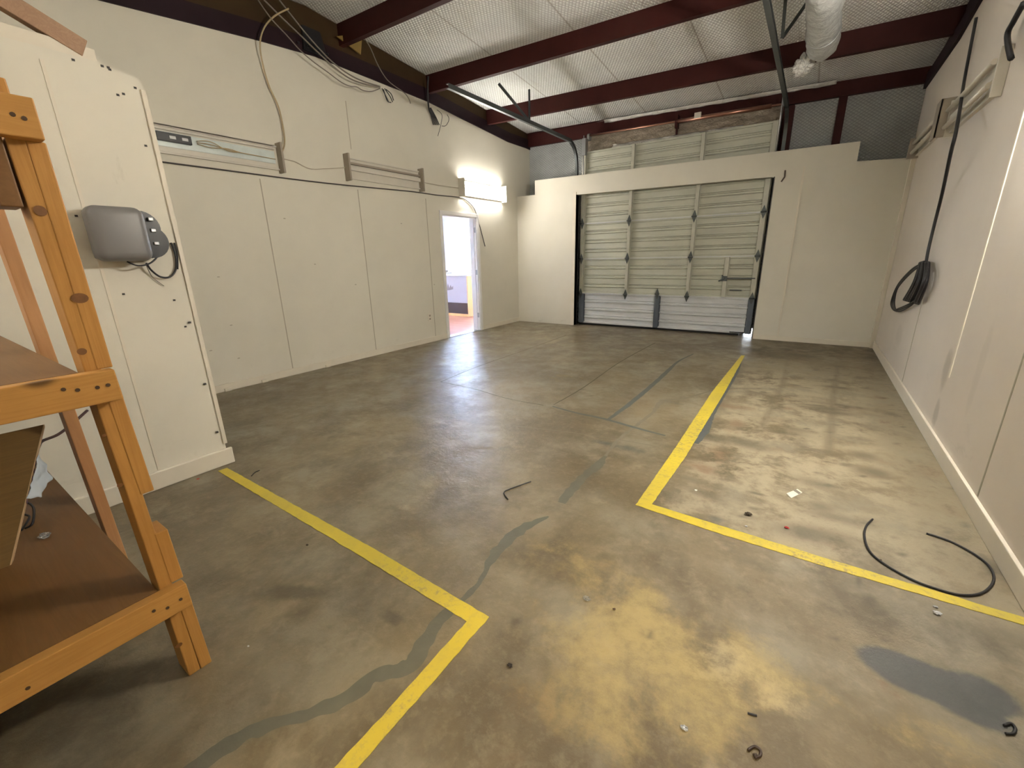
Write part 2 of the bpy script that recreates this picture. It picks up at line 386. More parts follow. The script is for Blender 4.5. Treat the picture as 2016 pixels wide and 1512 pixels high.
# ------------------------------------------------------------------ floor
def build_floor():
    random.seed(11)
    x0, x1, y0, y1 = -0.15, 6.3, -13.1, .5
    # finer where the picture looks closely
    xs = [x0 + (x1 - x0) * i / 215 for i in range(216)]
    ys = []; y = y0
    while y < -8.2: ys.append(y); y += .15
    while y < y1: ys.append(y); y += .03
    ys.append(y1)
    me = bpy.data.meshes.new('floor'); nx, ny = len(xs), len(ys)
    vs = [(x, y, 0) for y in ys for x in xs]
    fs = [(j * nx + i, j * nx + i + 1, (j + 1) * nx + i + 1, (j + 1) * nx + i) for j in range(ny - 1) for i in range(nx - 1)]
    import numpy as np
    me.from_pydata(vs, [], fs); me.update()
    V = np.array(vs); X, Y = V[:, 0], V[:, 1]
    ch = {k: np.zeros(len(V)) for k in ('dark', 'light', 'rust', 'blue', 'yel', 'rough')}
    def blob(k, x, y, rx, ry, a=1.0, rot=0, p=1):
        dx, dy = X - x, Y - y; c, s = math.cos(rot), math.sin(rot)
        u = (dx * c + dy * s) / rx; v = (-dx * s + dy * c) / ry
        ch[k] = np.maximum(ch[k], a * np.exp(-((u * u + v * v) ** p)))
    def pblob(k, px, py, rx, ry, a=1.0, rot=0, p=1):
        q = fl(px, py); blob(k, q.x, q.y, rx, ry, a, rot, p)
    def streak(k, pts, w, a=1.0):
        for (ax, ay), (bx, by) in zip(pts, pts[1:]):
            A, B = fl(ax, ay), fl(bx, by); dx, dy = B.x - A.x, B.y - A.y; L2 = dx * dx + dy * dy
            t = np.clip(((X - A.x) * dx + (Y - A.y) * dy) / L2, 0, 1)
            d2 = (X - A.x - t * dx) ** 2 + (Y - A.y - t * dy) ** 2
            ch[k] = np.maximum(ch[k], a * np.exp(-d2 / w ** 2))
    # rough worn area to the right of the yellow line
    sx = np.clip((X - 4.55) / .2, 0, 1); sy = np.clip((Y + 6.05) / .4, 0, 1)
    ch['light'] = np.maximum(ch['light'], .66 * sx * sy * np.clip((-.5 - Y) / 1.2, 0.0, 1))
    ch['dark'] = np.maximum(ch['dark'], .38 * sx * np.clip((Y + 3.2) / 1.2, 0, 1))
    ch['dark'] = np.maximum(ch['dark'], .40 * np.clip((X - 5.45) / .45, 0, 1) * np.clip((Y + 6.5), 0, 1))
    ch['rough'] = np.clip(.15 + .6 * sx + .7 * np.clip((-6.2 - Y) / .8, 0, 1) * np.clip((X - 4.1) / .5, 0, 1), 0, 1)
    # yellowish and pale patches, mostly on the pitted area in front of the camera
    pblob('yel', 1230, 1270, .33, .42, .85); pblob('yel', 1350, 1400, .30, .22, .70); pblob('yel', 1500, 1300, .22, .3, .6, .5)
    pblob('yel', 1150, 1130, .25, .3, .5); pblob('yel', 1900, 1470, .25, .12, .5); pblob('yel', 1120, 1400, .16, .16, .55)
    pblob('yel', 1100, 740, .5, .35, .35); pblob('yel', 1060, 1100, .25, .25, .35)
    pblob('light', 1080, 670, .9, .5, .55); pblob('light', 960, 700, .5, .9, .3)
    pblob('light', 1430, 1290, .12, .10, .55); pblob('light', 1560, 1400, .18, .10, .55, -.6)
    for px, py, r in ((1580, 820, .22), (1700, 850, .25), (1560, 950, .2), (1650, 910, .25), (1500, 880, .25), (1620, 1010, .12), (1690, 960, .12), (1610, 720, .3),
                      (1480, 760, .2), (1750, 900, .15), (870, 830, .35), (800, 1000, .12), (1180, 990, .12)):
        pblob('light', px, py, r, r * .5, .62)
    # dark grease spots and broader dark areas
    for px, py, rx, ry, a, rot in ((585, 1165, .17, .05, .95, .5), (775, 1218, .055, .03, .9, 0), (645, 1240, .03, .014, .8, 0), (510, 1270, .1, .1, .25, 0),
            (1565, 845, .2, .08, .55, 0), (1670, 800, .45, .10, .55, 0), (1640, 720, .5, .3, .45, 0), (1500, 690, .45, .25, .6, 0), (1580, 700, .3, .2, .6, 0),
            (1760, 780, .12, .35, .5, 0), (1800, 840, .12, .3, .45, 0), (1400, 900, .16, .12, .30, 0), (1700, 1000, .1, .1, .35, 0),
            (1480, 1195, .06, .10, .55, 0), (1465, 1160, .04, .07, .5, .4), (1410, 1175, .05, .12, .40, .6), (1180, 1070, .2, .1, .3, 0),
            (1280, 1250, .02, .04, .8, .6), (1225, 730, .4, .12, .35, 0), (1170, 870, .15, .08, .3, 0), (700, 850, .9, .35, .30, .3), (520, 850, .5, .4, .32, 0),
            (600, 1000, .5, .25, .25, 0), (300, 1350, .5, .25, .42, 0), (150, 1480, .5, .3, .6, 0), (1100, 720, .25, .12, .4, 0), (1960, 1120, .06, .14, .8, .2), (1650, 1190, .35, .14, .42, 0), (1800, 1230, .3, .15, .45, 0), (1480, 1110, .2, .08, .4, 0), (1950, 1260, .2, .2, .5, 0),
            (1905, 1035, .03, .05, .8, 0), (1870, 960, .04, .03, .7, 0), (1640, 1255, .022, .012, .9, .5), (1610, 1250, .014, .008, .9, 0), (1745, 1265, .016, .01, .9, 1), (1600, 1265, .012, .008, .8, 0),
            (740, 660, .5, .15, .2, 0)):
        pblob('dark', px, py, rx, ry, a, rot)
    # little grease drips among the worn patch
    for i in range(70):
        x = 4.75 + 1.25 * random.random(); y = -5.6 + 5.2 * random.random()
        blob('dark', x, y, random.uniform(.02, .07), random.uniform(.012, .03), random.uniform(.5, .95), random.uniform(-.3, .3))
    for i in range(34):
        x = 4.72 + 1.3 * random.random(); y = -5.6 + 5.4 * random.random()
        blob('dark', x, y, random.uniform(.10, .28), random.uniform(.04, .12), random.uniform(.4, .7), random.uniform(-.3, .3))
    for i in range(14):
        x = 4.72 + 1.2 * random.random(); y = -5.6 + 4.4 * random.random()
        blob('rust', x, y, random.uniform(.10, .22), random.uniform(.05, .12), random.uniform(.4, .65), random.uniform(-.3, .3))
    for i in range(40):
        x = 1.0 + 4.8 * random.random(); y = -7.4 + 6.5 * random.random()
        blob('dark', x, y, random.uniform(.02, .05), random.uniform(.015, .04), random.uniform(.4, .8), random.uniform(0, 3))
    streak('dark', ((1555, 700), (1540, 760), (1500, 840)), .05, .5); streak('dark', ((1650, 720), (1640, 790), (1632, 890)), .05, .55)
    streak('dark', ((1255, 1135), (1000, 1512)), .02, .0)
    streak('dark', ((1685, 1135), (1700, 1165), (1725, 1200), (1760, 1230)), .016, .8)
    streak('dark', ((1350, 775), (1440, 765), (1500, 765)), .05, .5)
    streak('dark', ((1380, 1020), (1445, 1085)), .03, .5)
    # rust
    pblob('rust', 1440, 800, .25, .12, .6); pblob('rust', 1420, 895, .12, .22, .7); pblob('rust', 1450, 835, .12, .12, .7); pblob('rust', 1560, 690, .2, .2, .5)
    pblob('rust', 1830, 930, .12, .2, .5); pblob('rust', 1660, 870, .2, .1, .4); pblob('rust', 1880, 1010, .1, .12, .45); pblob('rust', 1740, 830, .12, .3, .4)
    pblob('rust', 450, 1380, .12, .1, .4); pblob('rust', 1440, 1120, .2, .08, .4); pblob('rust', 1730, 1340, .07, .025, .9, -.8); pblob('rust', 780, 1280, .05, .06, .35)
    pblob('rust', 1060, 1430, .2, .2, .35)
    # blue-gray drips and the large dark blue-gray patch
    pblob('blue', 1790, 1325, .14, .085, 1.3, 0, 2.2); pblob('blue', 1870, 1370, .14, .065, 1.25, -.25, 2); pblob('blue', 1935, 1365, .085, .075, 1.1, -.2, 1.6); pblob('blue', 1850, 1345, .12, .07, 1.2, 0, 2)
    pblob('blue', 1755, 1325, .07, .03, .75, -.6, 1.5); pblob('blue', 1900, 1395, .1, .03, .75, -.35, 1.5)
    pblob('blue', 1408, 1022, .07, .05, .62); pblob('blue', 1415, 1045, .05, .07, .45); pblob('blue', 1235, 882, .18, .07, .52); pblob('blue', 1190, 872, .12, .05, .55); pblob('dark', 1225, 880, .3, .10, .6)
    pblob('blue', 1310, 790, .12, .06, .6); pblob('blue', 1335, 795, .08, .04, .5); pblob('blue', 1440, 1070, .03, .02, .5); pblob('blue', 1475, 680, .06, .05, .7)
    pblob('blue', 775, 1218, .045, .02, .4)
    for nm, ks in (('wear_and_patches', ('dark', 'light', 'rust')), ('wear_tone', ('blue', 'yel', 'rough'))):
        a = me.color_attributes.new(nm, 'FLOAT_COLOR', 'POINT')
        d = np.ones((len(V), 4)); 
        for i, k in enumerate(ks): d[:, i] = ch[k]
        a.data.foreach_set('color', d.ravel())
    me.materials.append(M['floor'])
    o = bpy.data.objects.new('floor', me); COL.objects.link(o); o['kind'] = 'structure'
build_floor()
bm = NB(); box(bm, (-.15, -13.1, -.12), (6.3, .5, -.004)); struct('floor_slab', bm, 'joint')

# ------------------------------------------------------------------ left wall (x = 0)
def roofz(y): return 3.635 + .235 + .083 * (-.95 - y) if y > -4.3 else 3.635 + .235 + .083 * 3.35 - .083 * (-4.3 - y)
LT = [(.55, 3.47), (.354, 3.478), (-.283, 3.476), (-2.435, 3.643), (-4.257, 3.665), (-4.957, 3.606), (-6.231, 3.464), (YR, 3.0)]
D0, D1, DH = -2.27, -1.36, 2.06
bm = NB()
def lw(y):
    for (a, za), (b, zb) in zip(LT, LT[1:]):
        if b <= y <= a: return za + (zb - za) * (a - y) / (a - b)
ys = sorted({p[0] for p in LT} | {D0, D1}, reverse=True)
for a, b in zip(ys, ys[1:]):
    zb = DH if (abs(a - D1) < 1e-6) else 0
    if D0 <= b and a <= D1: zb = DH
    prism(bm, [(0, a, zb), (0, b, zb), (0, b, lw(b)), (0, a, lw(a))], (-.12, 0, 0))
struct('wall_left', bm, 'wall')
# panel joints as thin battens pressed into the wall
def seam(n, ax, pts, w=.010, mat='trim', t=.0025):
    pass
M['seam'] = plain('dark_panel_joint', (.40, .36, .28, 1), .7)  # joint tone, a darker tan than the wall paint
bm = NB()
for y, z0, z1 in ((-5.15, .07, 2.25), (-3.87, .07, 2.27), (-2.61, .07, 2.27), (-3.9, 2.75, 3.30)):
    box(bm, (-.001, y - .005, z0), (.0025, y + .005, z1))
struct('trim_1', bm, 'seam')
bm = NB(); box(bm, (0, -6.73, 0), (.014, D0 - .06, .085)); box(bm, (0, D1 + .06, 0), (.014, 0, .085))
for y in (-5.95, -5.55, -4.72): box(bm, (0, y, 0), (.03, y + .07, .035))
struct('baseboard_left', bm, 'trim', .003)
# outlet on the left wall, one more beyond the door
def outlet(y, z, label):
    t = thing('wall_outlet', label, 'outlet', (0, y, z))
    bm = NB(); box(bm, (.0, y - .037, z - .06), (.008, y + .037, z + .06)); part('cover_plate', bm, 'trim', t, .003)
    for zz in (z + .012, z - .042):
        bm = NB(); box(bm, (.008, y - .017, zz), (.011, y + .017, zz + .03)); part('socket', bm, 'tan_enamel', t)
outlet(-2.72, .42, 'beige outlet plate low on the left wall beside the doorway')
# smudges / screw holes
bm = NB()
for px, py in ((430, 545), (415, 690), (470, 705), (560, 430), (790, 440), (620, 520), (455, 640), (700, 560), (855, 560)):
    p = at(px, py, 'x', 0); box(bm, (.0, p.y - .012, p.z - .006), (.0025, p.y + .012, p.z + .004))
struct('trim_2', bm, 'seam')

# ------------------------------------------------------------------ doorway in the left wall
root = thing('door_casing', 'white casing and jambs around the open doorway to the bright office', 'door frame', (0, -1.82, 0))
del root['category']; root['kind'] = 'structure'; root.name = 'door_1'
bm = NB()
box(bm, (-.0, D0 - .06, 0), (.018, D0, DH + .06)); box(bm, (0, D1, 0), (.018, D1 + .06, DH + .06)); box(bm, (0, D0, DH), (.018, D1, DH + .06))
part('door_casing', bm, 'trimw', root, .003)
bm = NB()
box(bm, (-.16, D0 - .0, 0), (.0, D0 + .02, DH)); box(bm, (-.16, D1 - .02, 0), (.0, D1, DH)); box(bm, (-.16, D0, DH - .02), (.0, D1, DH))
box(bm, (-.09, D1 - .035, 0), (-.05, D1 - .02, DH - .02)); box(bm, (-.09, D0 + .02, 0), (-.05, D0 + .035, DH - .02))
part('door_jamb', bm, 'trimw', root)
bm = NB(); box(bm, (-.16, D0, -.004), (.01, D1, .006)); part('threshold', bm, 'steel', root)
bm = NB()
for z in (.25, 1.05, 1.8): box(bm, (-.05, D1 - .024, z), (-.01, D1 - .018, z + .09))
part('door_hinge', bm, 'steel', root)

# ------------------------------------------------------------------ office beyond
M['office'] = plain('white_office_paint', (.55, .55, .56, 1), .6, var=.02)
def officefloor():
    t = NT('orange_office_floor', .35)
    br = t.n('ShaderNodeTexBrick'); br.inputs['Scale'].default_value = 1; br.inputs['Brick Width'].default_value = .9; br.inputs['Row Height'].default_value = .12
    br.inputs['Mortar Size'].default_value = .004; br.inputs['Color1'].default_value = (.30, .11, .06, 1); br.inputs['Color2'].default_value = (.36, .15, .09, 1); br.inputs['Mortar'].default_value = (.4, .22, .14, 1)
    t.l(t.pos, br.inputs['Vector']); t.color(br.outputs['Color']); return t.m
M['offloor'] = officefloor()
bm = NB(); box(bm, (-4.6, -4.0, -.1), (-.12, 2.5, 0)); struct('floor_office', bm, 'offloor')
bm = NB(); box(bm, (-4.6, -4.0, 2.62), (-.12, 2.5, 2.7)); struct('ceiling_office', bm, 'office')
bm = NB(); box(bm, (-4.6, -4.1, 0), (-.12, -4.0, 2.65)); struct('wall_office_south', bm, 'office')
bm = NB()  # north wall with window
box(bm, (-4.6, 2.4, 0), (-3.68, 2.5, 2.65)); box(bm, (-1.2, 2.4, 0), (0.0, 2.5, 2.65)); box(bm, (-3.68, 2.4, 0), (-1.2, 2.5, .98)); box(bm, (-3.68, 2.4, 2.42), (-1.2, 2.5, 2.65))
struct('wall_office_north', bm, 'office')
bm = NB(); box(bm, (-.14, .55, 0), (-.02, 2.5, 2.7)); struct('wall_office_east', bm, 'office')
bm = NB()
box(bm, (-4.7, -4.0, 0), (-4.6, -1.8, 2.65)); box(bm, (-4.7, 0.0, 0), (-4.6, 2.5, 2.65)); box(bm, (-4.7, -1.8, 0), (-4.6, 0.0, 1.0)); box(bm, (-4.7, -1.8, 2.4), (-4.6, 0.0, 2.65))
struct('wall_office_west', bm, 'office')
root = thing('window_1', 'white office window glowing with daylight behind the desk', None, (-2.4, 2.4, .98)); root['kind'] = 'structure'
bm = NB()
for x in (-3.72, -1.24): box(bm, (x, 2.36, .98), (x + .06, 2.44, 2.42))
box(bm, (-3.72, 2.36, .95), (-1.2, 2.46, 1.03)); box(bm, (-3.72, 2.36, 2.4), (-1.2, 2.44, 2.46)); part('window_frame', bm, 'trimw', root, .004)
bm = NB(); box(bm, (-3.68, 2.41, 1.0), (-1.2, 2.415, 2.42)); part('window_pane', bm, 'clear', root)
# reception desk
DX0, DX1, DY0, DY1 = -3.3, -1.46, .05, .58
root = thing('reception_desk', 'white reception desk with crown emblem and maple end seen through the doorway', 'desk', ((DX0 + DX1) / 2, .3, 0))
bm = NB(); box(bm, (DX0, DY0, .32), (DX1 - .03, DY0 + .03, .95)); part('front_panel', bm, plain('pale_lavender_laminate', (.40, .40, .48, 1), .4, var=.02), root, .003)
bm = NB(); box(bm, (DX0, DY0 + .005, .06), (DX1 - .03, DY0 + .03, .32)); o = part('kick_panel', bm, plain('dark_brown_laminate', (.045, .03, .03, 1), .4), root); o['label'] = 'dark brown lower panel'
bm = NB(); box(bm, (DX1 - .03, DY0 - .01, 0), (DX1, DY1, .95)); part('end_panel', bm, 'maple', root, .003)
bm = NB(); box(bm, (DX0, DY0 - .03, .95), (DX1 + .02, DY1, .985)); part('desk_top', bm, 'office', root, .004)
bm = NB(); box(bm, (DX0, DY0, 0.0), (DX1 - .03, DY0 + .03, .06)); part('plinth', bm, 'maple', root)
# crown emblem: five points over a curved band (partly behind the jamb)
bm = NB(); cx, cz = -2.13, .64; yy = DY0 - .002
pts = []
for i in range(11):
    t = i / 10; x = cx - .20 + .40 * t; pts.append((x, yy, cz + .05 + .03 * math.sin(math.pi * t) * -1 + (.0 if i % 2 else .13 - .02 * abs(i - 5))))
low = [(cx + .20 - .40 * i / 10, yy, cz + .0 - .03 * math.sin(math.pi * i / 10)) for i in range(11)]
for i in range(10):
    a, b = pts[i], pts[i + 1]; la, lb = low[10 - i], low[9 - i]
    prism(bm, [la, lb, b, a], (0, .003, 0))
part('crown_emblem', bm, plain('gray_emblem', (.20, .18, .20, 1), .5), root)
# small things on desk at left: telephone
t = thing('desk_telephone', 'small dark telephone on the left of the office desk top', 'telephone', (-2.26, .2, .985))
bm = NB(); prism(bm, [(-2.34, .12, .985), (-2.34, .30, .985), (-2.34, .30, 1.05), (-2.34, .12, 1.005)], (.17, 0, 0)); part('phone_base', bm, 'tan_enamel', t, .004)
bm = NB(); box(bm, (-2.33, .13, 1.04), (-2.28, .29, 1.085)); part('handset', bm, 'tan_enamel', t, .01)

# ------------------------------------------------------------------ right wall (x = W)
RT = [(.55, 3.34), (.284, 3.339), (-1.174, 3.33), (-1.829, 3.40), (-2.6, 3.62), (-4.3, 3.9), (YR, 3.6)]
bm = NB()
for (a, za), (b, zb) in zip(RT, RT[1:]): prism(bm, [(W, a, 0), (W, b, 0), (W, b, zb), (W, a, za)], (.12, 0, 0))
struct('wall_right', bm, 'wall_r')
bm = NB()
for y, z0, z1 in ((-4.88, .11, 2.6), (-2.42, .11, 1.0)): box(bm, (W - .003, y - .006, z0), (W + .001, y + .006, z1))
struct('trim_3', bm, 'seam')
bm = NB(); box(bm, (W - .006, -3.86, .5), (W, -3.85 + .015, 2.36)); struct('trim_4', bm, 'trim', .002)
bm = NB(); prism(bm, [(W, -9.5, 0), (W, 0, 0), (W, 0, .105), (W, -9.5, .105)], (-.018, 0, 0)); 
struct('baseboard_right', bm, 'trim', .004)
bm = NB(); box(bm, (W - .05, -.055, 0), (W, 0.0, 2.46)); struct('trim_5', bm, 'trim', .004)
# scuffed stain on the right wall
def smudge():
    t = NT('wall_scuff', .65); 
    sx = t.n('ShaderNodeSeparateXYZ'); t.l(t.pos, sx.inputs[0])
    return t
# ------------------------------------------------------------------ back furring wall with opening
FT = [(0, 2.53), (.428, 2.53), (.428, 2.79), (5.48, 2.73), (5.48, 2.488), (W, 2.46)]
GX0, GX1, GZ = 1.335, 4.535, 2.43
bm = NB(); TH = .10
prism(bm, [(0, 0, 0), (.428, 0, 0), (.428, 0, 2.53), (0, 0, 2.53)], (0, TH, 0))
prism(bm, [(.428, 0, 0), (GX0, 0, 0), (GX0, 0, 2.779), (.428, 0, 2.79)], (0, TH, 0))
prism(bm, [(GX0, 0, 2.45), (GX1, 0, 2.405), (GX1, 0, 2.741), (GX0, 0, 2.779)], (0, TH, 0))
prism(bm, [(GX1, 0, 0), (5.48, 0, 0), (5.48, 0, 2.73), (GX1, 0, 2.741)], (0, TH, 0))
prism(bm, [(5.48, 0, 0), (W, 0, 0), (W, 0, 2.46), (5.48, 0, 2.488)], (0, TH, 0))
struct('wall_back', bm, 'wall')
bm = NB(); box(bm, (4.88, -.012, .08), (4.905, 0, 2.5)); box(bm, (5.0, -.003, 0.0), (5.003, 0, .01)); struct('trim_6', bm, 'trim', .003)
bm = NB(); box(bm, (GX0 - .07, -.014, 0), (GX0, .0, 2.50)); struct('trim_7', bm, 'trim', .003)
bm = NB(); box(bm, (GX1 + .02, -.014, 0), (W, .0, .075)); struct('baseboard_back', bm, 'trim', .003)
bm = NB(); box(bm, (GX1, -.004, .0), (GX1 + .012, .12, 2.405)); box(bm, (GX0 - .012, -.004, 0), (GX0, .12, 2.45))
struct('trim_8', bm, plain('dark_opening_edge', (.06, .055, .05, 1), .6))
# crack / peeled spot above the opening's right corner
bm = NB()
for a, b in (((1546, 335), (1545, 348)), ((1545, 348), (1538, 358))):
    bar(bm, at(*a, 'y', -.003), at(*b, 'y', -.003), .02, .004, (0, 1, 0))
struct('trim_9', bm, plain('dark_peeled_spot', (.10, .07, .05, 1), .8))

# ------------------------------------------------------------------ outer building wall
YO = .50
bm = NB()
def owall(x0, x1, z0, z1): box(bm, (x0, YO, z0), (x1, YO + .12, z1))
owall(-.15, 4.36, 0, 3.9); owall(4.36, 4.56, .09, 3.9); owall(4.56, W + .12, 0, 3.9)
struct('wall_outer', bm, 'insulw')
bm = NB(); box(bm, (-6, .62, -.12), (12, 12, -.02)); o = struct('floor_outside', bm, plain('pale_outside_concrete', (.6, .58, .52, 1), .8))
# vertical wall girt posts on the outer wall
for x, lab in ((5.16, 'dark red steel post on the gray insulation right of the roll-up door'),):
    bm = NB(); box(bm, (x, YO - .07, 0), (x + .10, YO, 3.48)); box(bm, (x, YO - .09, 0), (x + .012, YO - .07, 3.48))
    o = obj('wall_post', bm, 'beam'); tag(o, lab, 'post')
bm = NB(); box(bm, (1.28, YO - .12, 2.2), (1.42, YO, 3.48)); box(bm, (1.28, YO - .12, 0), (1.42, YO, 2.2)); o = obj('door_post', bm, 'beam'); tag(o, 'dark red steel jamb post at the left side of the roll-up door', 'post')
bm = NB(); box(bm, (4.50, YO - .12, 0.0), (4.64, YO, 3.40)); o = obj('door_post', bm, 'beam'); tag(o, 'dark red steel jamb post at the right side of the roll-up door', 'post')

# ------------------------------------------------------------------ ceiling
bm = NB()
ys = [.62, -4.3, -13.1]
zo = [roofz(.62), roofz(-4.3), roofz(-13.1)]
XS = [-.2 + i * (W + .4) / 8 for i in range(9)]
for i in range(2):
    prism(bm, [(-.2, ys[i], zo[i]), (W + .2, ys[i], zo[i] - (.19 if i == 0 else .15)), (W + .2, ys[i + 1], zo[i + 1] - .15), (-.2, ys[i + 1], zo[i + 1])], (0, 0, .1))
struct('ceiling', bm, 'insul')

# purlins: Z section running left to right
def purlin(y, zl, zr, label, h=.235, x0=-.02, x1=W + .1):
    bm = NB()
    prof = [(0, 0), (.06, 0), (.06, .02), (.064, .02), (.064, -.006), (-.004, -.006), (-.004, h), (-.064, h), (-.064, h + .006), (0, h + .006)]
    a = [bm.verts.new((x0, y + p, zl + q)) for p, q in prof]; b = [bm.verts.new((x1, y + p, zr + q)) for p, q in prof]
    n = len(prof)
    for i in range(n): bm.faces.new((a[i], a[(i + 1) % n], b[(i + 1) % n], b[i]))
    o = obj('roof_purlin', bm, 'beam'); tag(o, label, 'beam', 'red steel roof purlins')
    return o
purlin(.42, 3.515, 3.40, 'dark red steel eave purlin right above the roll-up door', .22)
purlin(-.95, 3.645, 3.465, 'second red steel purlin from the roll-up door, behind the curved tracks')
purlin(-2.42, 3.76, 3.65, 'third red steel purlin from the roll-up door, crossing the whole ceiling')
purlin(-3.9, 3.89, 3.80, 'red steel purlin nearest the camera at the top edge of the photo')
purlin(-5.2, 3.93, 3.83, 'short visible purlin end in the top left of the photo')
# purlin clip bolts
# rafters along the side walls
def rafter(name, x0, x1, pts, h, mat, label, cat='beam'):
    bm = NB()
    for (a, za), (b, zb) in zip(pts, pts[1:]):
        prism(bm, [(x0, a, za), (x0, b, zb), (x0, b, zb + h), (x0, a, za + h)], (x1 - x0, 0, 0))
    return bm
root = thing('rafter', 'dark purple-red steel rafter along the top of the left wall', 'beam', (0, -3, 3.4))
lp = [(.5, 3.47)] + LT[1:]
bm = rafter('', 0, .02, lp, .17, None, ''); part('beam_flange', bm, 'beam_dark', root)
bm = NB()
for (a, za), (b, zb) in zip(lp, lp[1:]):
    prism(bm, [(-.05, a, za + .15), (-.05, b, zb + .15), (-.05, b, max(zb + .2, roofz(b) + .03)), (-.05, a, max(za + .2, roofz(a) + .03))], (.055, 0, 0))
o = part('beam_web', bm, 'brown', root); o['label'] = 'brown web above the flange'
bm = NB(); prism(bm, [(.02, -4.12, 3.68), (.02, -4.42, 3.68), (.02, -4.40, 3.92), (.02, -4.18, 3.92)], (.03, 0, 0))
for q in range(4):
    tube(bm, [(.05, -4.12 - .12 * q, 3.72), (.065, -4.12 - .12 * q, 3.72)], .014, 6, False)
part('splice_plate', bm, 'blackp', root)
for y, z in ((-.4, 3.52), (-1.6, 3.6)): pass
bm = NB(); prism(bm, [at(662, 72, 'x', .08), at(712, 66, 'x', .08), at(709, 108, 'x', .08)], (.015, 0, 0)); part('brace_plate', bm, plain('yellow_brown_brace', (.22, .14, .03, 1), .6), root)
root = thing('rafter', 'very dark steel rafter sloping along the top of the right wall', 'beam', (W, -3, 3.3))
bm = NB()
for (a, za), (b, zb) in zip(RT, RT[1:]):
    prism(bm, [(W - .03, a, za), (W - .03, b, zb), (W - .03, b, zb + .16), (W - .03, a, za + .16)], (.13, 0, 0))
    prism(bm, [(W + .02, a, za + .16), (W + .02, b, zb + .16), (W + .02, b, zb + .8), (W + .02, a, za + .8)], (.08, 0, 0))
part('beam_flange', bm, 'beam_dark', root)

# foil strip over the eave purlin and hanging strip above the door
def wavy(bm, x0, x1, f0, f1, n=90, rows=5, amp=.02):
    g = []
    for j in range(rows + 1):
        row = []
        for i in range(n + 1):
            x = x0 + (x1 - x0) * i / n; t = i / n; a = Vector(f0(t)); b = Vector(f1(t)); p = a.lerp(b, j / rows); p.x = x
            p.y += amp * mnoise.noise(Vector((x * 6, j * .7, 3))); p.z += amp * .6 * mnoise.noise(Vector((x * 9, j * .9, 7))) * (j > 0)
            row.append(bm.verts.new(p))
        g.append(row)
    for j in range(rows):
        for i in range(n):
            f = bm.faces.new((g[j][i], g[j][i + 1], g[j + 1][i + 1], g[j + 1][i])); f.smooth = True
bm = NB(); wavy(bm, 1.7, 5.1, lambda t: (0, .31, 3.690 - .095 * t), lambda t: (0, .35, 3.650 - .095 * t), rows=4, amp=.016)
o = obj('foil_strip', bm, 'foil'); s = o.modifiers.new('s', 'SOLIDIFY'); s.thickness = .006; tag(o, 'bright foil strip tucked along the top of the eave purlin', 'insulation')
bm = NB(); wavy(bm, 1.36, 4.5, lambda t: (0, .40, 3.50 - .05 * t), lambda t: (0, .31, 3.20 - .03 * t + .02 * math.sin(9 * t)), n=140, rows=8, amp=.03)
o = obj('foil_insulation', bm, 'foilbrown'); s = o.modifiers.new('s', 'SOLIDIFY'); s.thickness = .006; tag(o, 'crinkled dusty foil insulation hanging over the top of the roll-up door', 'insulation')
bm = NB(); wavy(bm, 1.9, 4.0, lambda t: (0, .29, 3.26 - .03 * t), lambda t: (0, .225, 3.185 - .03 * t + .012 * math.sin(14 * t)), n=160, rows=4, amp=.035)
o = obj('foil_hem', bm, 'foil'); s = o.modifiers.new('s', 'SOLIDIFY'); s.thickness = .004; tag(o, 'shiny ragged foil hem at the lower edge of the hanging insulation', 'insulation')
# torsion shaft
root = thing('torsion_shaft', 'long reddish metal torsion shaft above the roll-up door', 'shaft', (2.9, .27, 3.40))
bm = NB(); tube(bm, [(1.40, .27, 3.47), (4.56, .27, 3.405)], .016, 10, False); part('shaft_rod', bm, 'copper', root)
bm = NB(); tube(bm, [(3.0, .27, 3.435), (4.35, .27, 3.41)], .032, 12, False); part('torsion_spring', bm, 'copper', root)
bm = NB(); box(bm, (2.98, .24, 3.34), (3.02, .36, 3.53)); box(bm, (2.985, .30, 3.15), (3.01, .34, 3.36)); part('center_bracket', bm, 'beam', root)
bm = NB(); box(bm, (3.28, .22, 3.42), (3.38, .25, 3.50)); o = part('tag_plate', bm, 'white_enamel', root); o['label'] = 'small pale plate'
for x in (1.42, 4.50):
    bm = NB(); tube(bm, [(x, .27, 3.44), (x + .04, .27, 3.44)], .06, 16, False); part('cable_drum', bm, 'steel', root)

# ------------------------------------------------------------------ garage door
YD = .20
GL, GR = 1.36, 4.50
root = thing('garage_door', 'beige ribbed steel sectional garage door with white bottom panel, closed', 'garage door', ((GL + GR) / 2, YD, 0))
secs = [(.035, .63), (.63, 1.29), (1.29, 1.94), (1.94, 2.58), (2.58, 3.19)]
def ribbed(z0, z1, x0, x1, notch=False):
    bm = NB(); prof = []
    h = z1 - z0
    prof += [(0.0, z0), (-.03, z0 + .004), (-.03, z0 + .03), (0, z0 + .034)]
    for f in (.22, .48, .74):
        c = z0 + h * f + .02
        prof += [(0, c - .05), (-.020, c - .035), (-.020, c - .012), (.004, c), (0, c + .012), (-.010, c + .02), (0, c + .028)]
    prof += [(0, z1 - .034), (-.016, z1 - .03), (-.016, z1 - .004), (0, z1)]
    cols = [x0, x1 - .16, x1] if notch else [x0, x1]
    g = []
    for x in cols: g.append([bm.verts.new((x, YD + p, z + (0.0 if not (notch and x > x1 - .01 and z < z0 + .01) else .05))) for p, z in prof])
    for A, B in zip(g, g[1:]):
        for i in range(len(prof) - 1): bm.faces.new((A[i], B[i], B[i + 1], A[i + 1]))
    return bm
